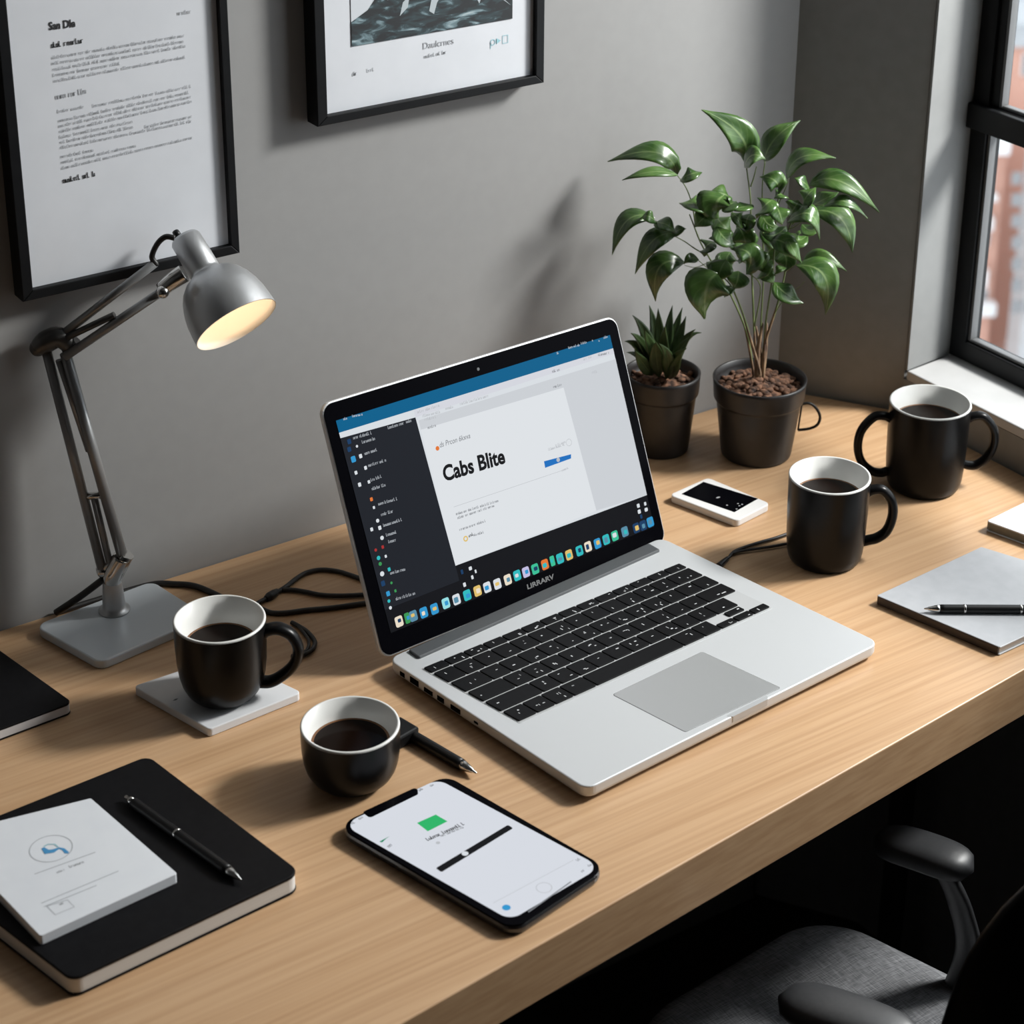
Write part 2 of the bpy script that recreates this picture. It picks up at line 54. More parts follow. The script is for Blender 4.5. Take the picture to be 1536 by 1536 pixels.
sleaves=[[[-0.2816,-0.0443,0.8357],[-0.2944,-0.0409,0.8797],[-0.3102,-0.0361,0.9066],0.0134],[[-0.2761,-0.0374,0.8316],[-0.275,-0.03,0.878],[-0.2756,-0.0205,0.9046],0.0112],[[-0.2739,-0.0453,0.8341],[-0.2773,-0.043,0.8786],[-0.2796,-0.0414,0.9095],0.0123],[[-0.269,-0.0444,0.8325],[-0.2648,-0.0419,0.8775],[-0.2586,-0.0401,0.9076],0.0112],[[-0.2652,-0.0449,0.8317],[-0.2567,-0.0426,0.871],[-0.2454,-0.0412,0.9025],0.0123],[[-0.2667,-0.0503,0.8342],[-0.2597,-0.0551,0.874],[-0.2543,-0.0588,0.9003],0.0112],[[-0.2689,-0.053,0.8358],[-0.2619,-0.0633,0.8705],[-0.2537,-0.075,0.8907],0.0112],[[-0.2666,-0.0504,0.8293],[-0.2551,-0.0583,0.8693],[-0.2398,-0.0688,0.8809],0.0089],[[-0.271,-0.0558,0.8326],[-0.2694,-0.0679,0.8645],[-0.2644,-0.0834,0.8894],0.0123],[[-0.2816,-0.0443,0.8357],[-0.2994,-0.0374,0.8653],[-0.3167,-0.0317,0.8757],0.0123],[[-0.2837,-0.047,0.8373],[-0.3027,-0.0449,0.8737],[-0.3191,-0.0458,0.8911],0.0112],[[-0.2818,-0.0484,0.8325],[-0.3023,-0.0452,0.857],[-0.3225,-0.0434,0.8686],0.0101],[[-0.283,-0.0518,0.8317],[-0.2949,-0.06,0.8656],[-0.3046,-0.0715,0.8866],0.0156],[[-0.2777,-0.0576,0.8302],[-0.2865,-0.0706,0.8628],[-0.3065,-0.0781,0.8884],0.0134],[[-0.2739,-0.058,0.8294],[-0.2786,-0.0712,0.8586],[-0.2775,-0.0902,0.8798],0.0134],[[-0.2894,-0.0474,0.8341],[-0.3071,-0.0516,0.8559],[-0.3234,-0.0586,0.8769],0.0134],[[-0.2765,-0.052,0.8374],[-0.283,-0.0585,0.8715],[-0.2892,-0.0664,0.8997],0.0156],[[-0.2801,-0.0495,0.8374],[-0.2955,-0.0499,0.8714],[-0.3071,-0.054,0.8948],0.0134],[[-0.2741,-0.06,0.8303],[-0.2792,-0.0757,0.8557],[-0.285,-0.0929,0.878],0.0112]]
chair={'armR': [[-0.3901,-0.551,0.585],[-0.3655,-0.6257,0.585]],'armL': [[-0.6055,-0.6621,0.585],[-0.5736,-0.7374,0.585]],'seat': [[-0.3669,-0.4614,0.43],[-0.3231,-0.5984,0.43],[-0.5844,-0.6013,0.43],[-0.6282,-0.4912,0.43],[-0.4926,-0.4621,0.43]],'back': [[-0.3723,-0.7018,0.62],[-0.4902,-0.7412,0.62],[-0.5643,-0.7816,0.62]],'sup': [[-0.3205,-0.6091,0.5],[-0.2954,-0.5997,0.45]]}
EXT={'fh': [0.56711,0.82364,0.0],'rt': [0.82364,-0.56711,0.0],'brick': [[16.58,-26.68,23.37,-21.66],[17.53,-46.69,19.35,-25.29]],'cornice': [[15.67,-25.53,19.28,-24.18]],'roof': [[16.56,-22.29,22.69,-21.33]],'grey': [[20.66,-44.83,22.54,-24.93]],'win': [[19.29,-23.63,19.81,-22.64],[20.52,-23.62,20.98,-22.69],[18.53,-27.51,18.9,-26.29],[18.46,-29.73,18.96,-29.14],[18.4,-30.83,18.82,-30.09],[18.75,-32.24,19.14,-31.64],[17.6,-27.52,17.98,-26.3]],'ledge': [[19.17,-23.94,19.84,-23.47],[18.17,-28.83,18.94,-28.3],[18.29,-31.31,18.94,-30.62],[18.3,-32.64,19.41,-32.11],[17.46,-27.56,19.01,-27.32]],'gwin': [[18.89,-25.95,19.28,-25.45],[18.98,-26.85,19.37,-26.34],[19.07,-27.74,19.46,-27.23],[19.16,-28.65,19.55,-28.14],[19.25,-29.57,19.65,-29.05],[19.34,-30.49,19.74,-29.97],[19.43,-31.42,19.83,-30.89],[19.52,-25.95,19.91,-25.45],[19.7,-27.74,20.09,-27.23],[19.88,-29.56,20.28,-29.04],[20.07,-31.41,20.47,-30.89]],'ground': -53.72}
V = Vector
PI = math.pi
ZT = 0.74                                   # height of the desk top

# ------------------------------------------------------------------ camera, sky, light, exposure
cam = bpy.data.cameras.new('camera'); camo = bpy.data.objects.new('camera', cam); C.objects.link(camo)
r_, u_, f_ = V(CAM['R']), V(CAM['U']), V(CAM['F'])
camo.matrix_world = Matrix(((r_.x, u_.x, -f_.x, CAM['loc'][0]), (r_.y, u_.y, -f_.y, CAM['loc'][1]), (r_.z, u_.z, -f_.z, CAM['loc'][2]), (0, 0, 0, 1)))
cam.sensor_width = 36; cam.lens = 36 * CAM['f'] / 1536
cam.shift_x = (768 - CAM['cx']) / 1536; cam.shift_y = (CAM['cy'] - 768) / 1536
cam.clip_start = 0.05; cam.clip_end = 400
cam.dof.use_dof = True; cam.dof.focus_distance = 1.95; cam.dof.aperture_fstop = 9.0
SC.camera = camo

world = bpy.data.worlds.new('overcast_sky'); SC.world = world; world.use_nodes = True
bg = world.node_tree.nodes['Background']; bg.inputs[0].default_value = (0.92, 0.96, 1.0, 1); bg.inputs[1].default_value = 2.5

def area(name, loc, target, size, power, color):
    l = bpy.data.lights.new(name, 'AREA'); l.shape = 'DISK'; l.size = size; l.energy = power; l.color = color
    o = bpy.data.objects.new(name, l); C.objects.link(o); o.location = loc
    o.rotation_euler = (V(target) - V(loc)).to_track_quat('-Z', 'Y').to_euler()
    return o
area('window_daylight', (0.90, -0.82, 2.02), (-0.55, -0.27, 0.78), 0.36, 71, (1.0, 0.975, 0.94))

SC.view_settings.view_transform = 'Standard'; SC.view_settings.look = 'None'
SC.view_settings.exposure = 0.0; SC.view_settings.gamma = 1.0
try: SC.view_settings.use_curve_mapping = False
except Exception: pass

# ------------------------------------------------------------------ materials
def lin(c):
    c = c / 255
    return c / 12.92 if c <= 0.04045 else ((c + 0.055) / 1.055) ** 2.4
def rgb(*c): return (lin(c[0]), lin(c[1]), lin(c[2]), 1)
MAT = {}
def mat(name, col, rough=0.5, metal=0.0, spec=0.5, emit=0.0, coat=0.0):
    if name in MAT: return MAT[name]
    m = bpy.data.materials.new(name); m.use_nodes = True
    b = m.node_tree.nodes['Principled BSDF']
    b.inputs['Base Color'].default_value = col; b.inputs['Roughness'].default_value = rough
    b.inputs['Metallic'].default_value = metal; b.inputs['Specular IOR Level'].default_value = spec
    if emit: b.inputs['Emission Color'].default_value = col; b.inputs['Emission Strength'].default_value = emit
    if coat: b.inputs['Coat Weight'].default_value = coat
    MAT[name] = m; return m
def nodes(m): return m.node_tree.nodes, m.node_tree.links, m.node_tree.nodes['Principled BSDF']
def noisy(m, c1, c2, scale, detail=4, stretch=(1, 1, 1), bump=0.0, lo=0.35, hi=0.65, dist=0.0):
    n, l, b = nodes(m)
    tc = n.new('ShaderNodeTexCoord'); mp = n.new('ShaderNodeMapping'); mp.inputs['Scale'].default_value = stretch
    tx = n.new('ShaderNodeTexNoise'); tx.inputs['Scale'].default_value = scale; tx.inputs['Detail'].default_value = detail; tx.inputs['Distortion'].default_value = dist
    rp = n.new('ShaderNodeValToRGB'); rp.color_ramp.elements[0].color = c1; rp.color_ramp.elements[1].color = c2
    rp.color_ramp.elements[0].position = lo; rp.color_ramp.elements[1].position = hi
    l.new(tc.outputs['Object'], mp.inputs[0]); l.new(mp.outputs[0], tx.inputs['Vector']); l.new(tx.outputs[0], rp.inputs[0]); l.new(rp.outputs[0], b.inputs['Base Color'])
    if bump:
        bp = n.new('ShaderNodeBump'); bp.inputs['Strength'].default_value = bump; bp.inputs['Distance'].default_value = 0.001
        l.new(tx.outputs[0], bp.inputs['Height']); l.new(bp.outputs[0], b.inputs['Normal'])
    return m
def wood(name, c1, c2, c3):
    m = mat(name, c1, 0.38, 0, 0.4, coat=0.08); n, l, b = nodes(m); b.inputs['Coat Roughness'].default_value = 0.22
    tc = n.new('ShaderNodeTexCoord'); mp = n.new('ShaderNodeMapping'); mp.inputs['Rotation'].default_value = (0, 0, -0.10); mp.inputs['Scale'].default_value = (0.9, 11.0, 11.0)
    l.new(tc.outputs['Object'], mp.inputs[0])
    a = n.new('ShaderNodeTexNoise'); a.inputs['Scale'].default_value = 2.5; a.inputs['Detail'].default_value = 3; a.inputs['Distortion'].default_value = 0.6
    l.new(mp.outputs[0], a.inputs['Vector'])
    w = n.new('ShaderNodeMath'); w.operation = 'MULTIPLY'; w.inputs[1].default_value = 6.0; l.new(a.outputs[0], w.inputs[0])
    s = n.new('ShaderNodeMath'); s.operation = 'FRACT'; l.new(w.outputs[0], s.inputs[0])
    rp = n.new('ShaderNodeValToRGB'); e = rp.color_ramp.elements
    e[0].color = c1; e[0].position = 0.0; e[1].color = c2; e[1].position = 0.86
    k = e.new(1.0); k.color = c1
    l.new(s.outputs[0], rp.inputs[0])
    mp2 = n.new('ShaderNodeMapping'); mp2.inputs['Rotation'].default_value = (0, 0, -0.10); mp2.inputs['Scale'].default_value = (4, 240, 240); l.new(tc.outputs['Object'], mp2.inputs[0])
    f = n.new('ShaderNodeTexNoise'); f.inputs['Scale'].default_value = 1.0; f.inputs['Detail'].default_value = 4; l.new(mp2.outputs[0], f.inputs['Vector'])
    r2 = n.new('ShaderNodeValToRGB'); r2.color_ramp.elements[0].position = 0.32; r2.color_ramp.elements[1].position = 0.62
    r2.color_ramp.elements[0].color = (0.84, 0.80, 0.76, 1); r2.color_ramp.elements[1].color = (1, 1, 1, 1); l.new(f.outputs[0], r2.inputs[0])
    big = n.new('ShaderNodeTexNoise'); big.inputs['Scale'].default_value = 0.9; big.inputs['Detail'].default_value = 2; l.new(mp.outputs[0], big.inputs['Vector'])
    mx0 = n.new('ShaderNodeMix'); mx0.data_type = 'RGBA'; mx0.inputs['B'].default_value = c3
    mr = n.new('ShaderNodeMapRange'); mr.inputs[1].default_value = 0.4; mr.inputs[2].default_value = 0.75; mr.inputs[4].default_value = 0.55; l.new(big.outputs[0], mr.inputs[0])
    l.new(mr.outputs[0], mx0.inputs['Factor']); l.new(rp.outputs[0], mx0.inputs['A'])
    mx = n.new('ShaderNodeMix'); mx.data_type = 'RGBA'; mx.blend_type = 'MULTIPLY'; mx.inputs['Factor'].default_value = 1
    l.new(mx0.outputs['Result'], mx.inputs['A']); l.new(r2.outputs[0], mx.inputs['B']); l.new(mx.outputs['Result'], b.inputs['Base Color'])
    return m
def brushed(m, scale=900, amt=0.08):
    n, l, b = nodes(m); base = b.inputs['Roughness'].default_value
    tc = n.new('ShaderNodeTexCoord'); tx = n.new('ShaderNodeTexNoise'); tx.inputs['Scale'].default_value = scale; l.new(tc.outputs['Object'], tx.inputs['Vector'])
    mr = n.new('ShaderNodeMapRange'); mr.inputs[3].default_value = base - amt; mr.inputs[4].default_value = base + amt; l.new(tx.outputs[0], mr.inputs[0]); l.new(mr.outputs[0], b.inputs['Roughness'])
    return m
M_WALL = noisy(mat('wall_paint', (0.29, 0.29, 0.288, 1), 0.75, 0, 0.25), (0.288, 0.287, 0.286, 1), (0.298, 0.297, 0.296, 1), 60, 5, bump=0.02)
M_WALLR = noisy(mat('shaded_wall_paint', (0.25, 0.25, 0.245, 1), 0.75, 0, 0.2), (0.235, 0.235, 0.23, 1), (0.25, 0.25, 0.245, 1), 60, 5, bump=0.02)  # wall paint again, darkened: the right wall's shade is put into its colour
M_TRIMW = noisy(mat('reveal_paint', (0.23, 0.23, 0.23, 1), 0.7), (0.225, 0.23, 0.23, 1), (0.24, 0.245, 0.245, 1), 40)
M_SILL = noisy(mat('sill_paint', (0.42, 0.42, 0.42, 1), 0.5), (0.41, 0.41, 0.41, 1), (0.44, 0.44, 0.44, 1), 30)
M_CEIL = noisy(mat('ceiling_paint', (0.12, 0.12, 0.12, 1), 0.9), (0.11, 0.11, 0.11, 1), (0.13, 0.13, 0.13, 1), 20)
M_WALLD = noisy(mat('dark_wall_paint', (0.10, 0.10, 0.10, 1), 0.9), (0.09, 0.09, 0.09, 1), (0.11, 0.11, 0.11, 1), 20)
M_FLOOR = noisy(mat('dark_floor', (0.03, 0.022, 0.018, 1), 0.5), (0.022, 0.016, 0.013, 1), (0.04, 0.028, 0.022, 1), 6, stretch=(1, 10, 1))
M_WOOD = wood('oak_veneer', (0.565, 0.366, 0.212, 1), (0.545, 0.345, 0.194, 1), (0.515, 0.32, 0.174, 1))
M_WINF = noisy(mat('black_window_metal', (0.007, 0.0075, 0.0085, 1), 0.45, 0, 0.25), (0.006, 0.0065, 0.0075, 1), (0.008, 0.0085, 0.0095, 1), 50)
M_FRAME = noisy(mat('black_frame_lacquer', (0.005, 0.0055, 0.0065, 1), 0.45, 0, 0.2), (0.0045, 0.005, 0.006, 1), (0.006, 0.0065, 0.0075, 1), 80)
M_PAPER = noisy(mat('poster_paper', (0.62, 0.64, 0.68, 1), 0.6, 0, 0.3), (0.61, 0.63, 0.67, 1), (0.635, 0.655, 0.695, 1), 30)
M_INK = mat('printed_ink', (0.012, 0.013, 0.016, 1), 0.7)
M_INKG = mat('grey_printed_ink', (0.34, 0.355, 0.38, 1), 0.7)
M_INKL = mat('pale_printed_ink', (0.40, 0.42, 0.45, 1), 0.7)
M_INKT = mat('teal_printed_ink', (0.28, 0.50, 0.56, 1), 0.7)
M_INKB = mat('blue_printed_ink', (0.06, 0.27, 0.52, 1), 0.6)
M_ALU = brushed(mat('silver_aluminium', (0.62, 0.635, 0.65, 1), 0.42, 0.35), 1200, 0.05)
M_ALUD = brushed(mat('dark_grey_hinge', (0.10, 0.105, 0.11, 1), 0.5, 0.4), 800)
M_KEY = noisy(mat('black_key_plastic', (0.004, 0.004, 0.005, 1), 0.5, 0, 0.15), (0.0035, 0.0035, 0.004, 1), (0.005, 0.005, 0.006, 1), 300)
M_BLKG = mat('black_glass', (0.002, 0.002, 0.003, 1), 0.25, 0, 0.02)
M_BLKP = noisy(mat('black_plastic', (0.005, 0.005, 0.005, 1), 0.42, 0, 0.35), (0.004, 0.004, 0.0045, 1), (0.006, 0.006, 0.0065, 1), 200)
M_CORD = noisy(mat('black_rubber', (0.010, 0.009, 0.009, 1), 0.5), (0.008, 0.008, 0.008, 1), (0.014, 0.012, 0.011, 1), 200)
M_STEEL = brushed(mat('grey_steel', (0.52, 0.53, 0.54, 1), 0.40, 0.85), 500)
M_LBASE = brushed(mat('grey_base_enamel', (0.54, 0.58, 0.615, 1), 0.36, 0.2), 500)
M_CHROME = brushed(mat('polished_steel', (0.62, 0.61, 0.59, 1), 0.2, 1.0), 300, 0.04)
M_DSTEEL = brushed(mat('dark_joint_steel', (0.085, 0.083, 0.08, 1), 0.36, 0.5), 300)
M_SHADEIN = mat('warm_white_enamel', (0.85, 0.78, 0.68, 1), 0.5)
M_BULB = mat('lit_bulb', (1.0, 0.74, 0.48, 1), 0.4, emit=0.9)
M_MUG = noisy(mat('black_satin_ceramic', (0.003, 0.003, 0.0033, 1), 0.30, 0, 0.18), (0.0035, 0.0035, 0.004, 1), (0.005, 0.005, 0.005, 1), 60)
M_MUGIN = noisy(mat('white_glaze', (0.72, 0.72, 0.70, 1), 0.25), (0.71, 0.71, 0.69, 1), (0.75, 0.75, 0.73, 1), 40)
M_COFFEE = mat('black_coffee', (0.006, 0.0025, 0.0013, 1), 0.12, 0, 0.12)
M_CREMA = mat('coffee_edge', (0.16, 0.065, 0.02, 1), 0.25)
M_WHITEC = noisy(mat('white_coaster', (0.68, 0.69, 0.71, 1), 0.35), (0.67, 0.68, 0.70, 1), (0.70, 0.71, 0.73, 1), 30)
M_PAGES = noisy(mat('book_pages', (0.66, 0.65, 0.63, 1), 0.7), (0.58, 0.57, 0.55, 1), (0.70, 0.69, 0.67, 1), 5, stretch=(1, 1, 500))
M_NBLK = noisy(mat('black_notebook_cover', (0.005, 0.005, 0.006, 1), 0.5, 0, 0.12), (0.0045, 0.0045, 0.0055, 1), (0.0065, 0.0065, 0.0075, 1), 150)
M_NGREY = noisy(mat('grey_notebook_cover', (0.40, 0.41, 0.43, 1), 0.42), (0.39, 0.40, 0.42, 1), (0.42, 0.43, 0.45, 1), 80)
M_NBROWN = noisy(mat('dark_brown_spine', (0.035, 0.022, 0.017, 1), 0.5), (0.03, 0.02, 0.015, 1), (0.045, 0.028, 0.02, 1), 80)
M_NOLIVE = noisy(mat('olive_grey_edge', (0.16, 0.145, 0.11, 1), 0.5), (0.14, 0.13, 0.10, 1), (0.19, 0.17, 0.13, 1), 80)
M_WHT = noisy(mat('white_paper', (0.72, 0.745, 0.79, 1), 0.5), (0.71, 0.735, 0.78, 1), (0.735, 0.76, 0.80, 1), 40)
M_PHW = mat('white_phone_shell', (0.72, 0.71, 0.70, 1), 0.3)
M_POT = noisy(mat('black_plant_pot', (0.014, 0.013, 0.013, 1), 0.42), (0.012, 0.011, 0.011, 1), (0.018, 0.016, 0.016, 1), 80)
M_SOIL = noisy(mat('bark_soil', (0.10, 0.045, 0.025, 1), 0.9), (0.018, 0.008, 0.005, 1), (0.24, 0.12, 0.07, 1), 120, 6, bump=0.4)
M_RODS = brushed(mat('dark_grey_steel', (0.26, 0.265, 0.27, 1), 0.38, 0.55), 400)
M_STEMG = noisy(mat('green_stem', (0.10, 0.15, 0.04, 1), 0.5), (0.07, 0.10, 0.025, 1), (0.16, 0.21, 0.07, 1), 60)
M_STEMB = noisy(mat('brown_stem', (0.13, 0.07, 0.035, 1), 0.7), (0.07, 0.035, 0.02, 1), (0.24, 0.15, 0.08, 1), 90)
M_SEAT = mat('grey_woven_fabric', (0.13, 0.135, 0.145, 1), 0.95, 0, 0.1)
M_ARM = noisy(mat('black_arm_plastic', (0.03, 0.031, 0.034, 1), 0.46, 0, 0.9), (0.026, 0.027, 0.03, 1), (0.034, 0.035, 0.038, 1), 300, bump=0.05)
def fabric(m):
    n, l, b = nodes(m); tc = n.new('ShaderNodeTexCoord'); outs = []
    for s in ((900, 60, 60), (60, 900, 60)):
        mp = n.new('ShaderNodeMapping'); mp.inputs['Scale'].default_value = s; l.new(tc.outputs['Object'], mp.inputs[0])
        t = n.new('ShaderNodeTexNoise'); t.inputs['Scale'].default_value = 1; t.inputs['Detail'].default_value = 3; l.new(mp.outputs[0], t.inputs['Vector']); outs.append(t)
    mx = n.new('ShaderNodeMath'); mx.operation = 'ADD'; l.new(outs[0].outputs[0], mx.inputs[0]); l.new(outs[1].outputs[0], mx.inputs[1])
    rp = n.new('ShaderNodeValToRGB'); e = rp.color_ramp.elements; e[0].position = 0.38; e[1].position = 0.62
    hf = n.new('ShaderNodeMath'); hf.operation = 'MULTIPLY'; hf.inputs[1].default_value = 0.5; l.new(mx.outputs[0], hf.inputs[0])
    e[0].color = (0.115, 0.118, 0.126, 1); e[1].color = (0.285, 0.29, 0.305, 1); l.new(hf.outputs[0], rp.inputs[0]); l.new(rp.outputs[0], b.inputs['Base Color'])
fabric(M_SEAT)
def leafmat(name, c1, c2, vein, rough):
    m = mat(name, c1, rough, 0, 0.7, coat=0.25); n, l, b = nodes(m); b.inputs['Coat Roughness'].default_value = 0.2
    uv = n.new('ShaderNodeUVMap'); sp = n.new('ShaderNodeSeparateXYZ'); l.new(uv.outputs[0], sp.inputs[0])
    ab = n.new('ShaderNodeMath'); ab.operation = 'ABSOLUTE'; l.new(sp.outputs[0], ab.inputs[0])
    # side veins: diagonal stripes
    mu = n.new('ShaderNodeMath'); mu.operation = 'MULTIPLY_ADD'; mu.inputs[1].default_value = -2.2; l.new(ab.outputs[0], mu.inputs[0])
    mv = n.new('ShaderNodeMath'); mv.operation = 'MULTIPLY'; mv.inputs[1].default_value = 7.0; l.new(sp.outputs[1], mv.inputs[0]); l.new(mv.outputs[0], mu.inputs[2])
    fr = n.new('ShaderNodeMath'); fr.operation = 'FRACT'; l.new(mu.outputs[0], fr.inputs[0])
    tc = n.new('ShaderNodeTexCoord'); nz = n.new('ShaderNodeTexNoise'); nz.inputs['Scale'].default_value = 45; l.new(tc.outputs['Object'], nz.inputs['Vector'])
    rp = n.new('ShaderNodeValToRGB'); rp.color_ramp.elements[0].color = c1; rp.color_ramp.elements[1].color = c2; rp.color_ramp.elements[0].position = 0.35; rp.color_ramp.elements[1].position = 0.65; l.new(nz.outputs[0], rp.inputs[0])
    r1 = n.new('ShaderNodeValToRGB'); r1.color_ramp.elements[0].color = (1, 1, 1, 1); r1.color_ramp.elements[0].position = 0.03; r1.color_ramp.elements[1].color = (0, 0, 0, 1); r1.color_ramp.elements[1].position = 0.10; l.new(ab.outputs[0], r1.inputs[0])
    r2 = n.new('ShaderNodeValToRGB'); r2.color_ramp.elements[0].color = (0.3, 0.3, 0.3, 1); r2.color_ramp.elements[0].position = 0.0; r2.color_ramp.elements[1].color = (0, 0, 0, 1); r2.color_ramp.elements[1].position = 0.3; l.new(fr.outputs[0], r2.inputs[0])
    ad = n.new('ShaderNodeMath'); ad.operation = 'MAXIMUM'; l.new(r1.outputs[0], ad.inputs[0]); l.new(r2.outputs[0], ad.inputs[1])
    mx = n.new('ShaderNodeMix'); mx.data_type = 'RGBA'; mx.inputs['B'].default_value = vein; l.new(ad.outputs[0], mx.inputs['Factor']); l.new(rp.outputs[0], mx.inputs['A']); l.new(mx.outputs['Result'], b.inputs['Base Color'])
    bp = n.new('ShaderNodeBump'); bp.inputs['Strength'].default_value = 0.35; bp.inputs['Distance'].default_value = 0.0006; l.new(fr.outputs[0], bp.inputs['Height']); l.new(bp.outputs[0], b.inputs['Normal'])
    b.inputs['Transmission Weight'].default_value = 0.0
    tr = n.new('ShaderNodeBsdfTranslucent'); l.new(mx.outputs['Result'], tr.inputs[0]); ms = n.new('ShaderNodeMixShader'); ms.inputs[0].default_value = 0.18
    out = [x for x in n if x.type == 'OUTPUT_MATERIAL'][0]; l.new(b.outputs[0], ms.inputs[1]); l.new(tr.outputs[0], ms.inputs[2]); l.new(ms.outputs[0], out.inputs[0])
    return m
M_LEAF = leafmat('glossy_leaf', (0.032, 0.090, 0.016, 1), (0.10, 0.20, 0.045, 1), (0.20, 0.30, 0.11, 1), 0.30)
M_SUCC = leafmat('succulent_leaf', (0.022, 0.050, 0.012, 1), (0.06, 0.11, 0.03, 1), (0.10, 0.15, 0.05, 1), 0.42)
def glass():
    m = bpy.data.materials.new('clear_window_glass'); m.use_nodes = True; n, l = m.node_tree.nodes, m.node_tree.links
    n.remove(n['Principled BSDF']); out = [x for x in n if x.type == 'OUTPUT_MATERIAL'][0]
    t = n.new('ShaderNodeBsdfTransparent'); t.inputs[0].default_value = (0.96, 0.97, 0.97, 1); g = n.new('ShaderNodeBsdfGlossy'); g.inputs['Roughness'].default_value = 0.02
    lw = n.new('ShaderNodeLayerWeight'); lw.inputs[0].default_value = 0.5; pw = n.new('ShaderNodeMath'); pw.operation = 'POWER'; pw.inputs[1].default_value = 5.0; l.new(lw.outputs['Facing'], pw.inputs[0])
    fr = n.new('ShaderNodeMath'); fr.operation = 'MULTIPLY_ADD'; fr.inputs[1].default_value = 0.7; fr.inputs[2].default_value = 0.025; l.new(pw.outputs[0], fr.inputs[0]); mx = n.new('ShaderNodeMixShader'); l.new(fr.outputs[0], mx.inputs[0]); l.new(t.outputs[0], mx.inputs[1]); l.new(g.outputs[0], mx.inputs[2]); l.new(mx.outputs[0], out.inputs[0])
    return m
M_GLASS = glass()
def scr(name, col, k=1.0):
    m = mat('screen_' + name, (0.003, 0.003, 0.003, 1), 0.4, 0, 0.02)
    b = m.node_tree.nodes['Principled BSDF']; b.inputs['Emission Color'].default_value = col; b.inputs['Emission Strength'].default_value = k
    return m
S_ = dict(w=scr('white', rgb(216, 221, 226)), card=scr('card', rgb(222, 226, 230)), mid=scr('pale_grey', rgb(203, 207, 212)), bar=scr('toolbar', rgb(212, 214, 222)), dark=scr('charcoal', rgb(32, 35, 42)), dk2=scr('near_black', rgb(19, 20, 25)),
  blue=scr('blue_bar', rgb(8, 96, 140)), btn=scr('button_blue', rgb(32, 112, 190)), ink=scr('ink', rgb(22, 23, 26)), gr=scr('grey_ink', rgb(130, 133, 138)), lg=scr('light_grey_ink', rgb(185, 188, 193)), wt=scr('pale_text', rgb(190, 196, 202)), sd=scr('sidebar_text', rgb(165, 170, 176)),
  b=scr('icon_blue', rgb(52, 150, 205)), n=scr('icon_navy', rgb(28, 62, 100)), s=scr('icon_slate', rgb(90, 140, 165)), c=scr('icon_cream', rgb(232, 220, 200)), p=scr('icon_pale', rgb(150, 220, 225)), t=scr('icon_teal', rgb(50, 185, 190)), y=scr('icon_yellow', rgb(222, 190, 110)),
  v=scr('icon_violet', rgb(195, 190, 225)), m=scr('icon_mint', rgb(60, 190, 150)), o=scr('icon_orange', rgb(225, 120, 55)), g=scr('icon_green', rgb(60, 150, 85)), r=scr('icon_red', rgb(170, 50, 50)), green=scr('card_green', rgb(48, 180, 105)), ph=scr('phone_white', rgb(214, 218, 226)), dg=scr('dark_green', rgb(20, 135, 95)))

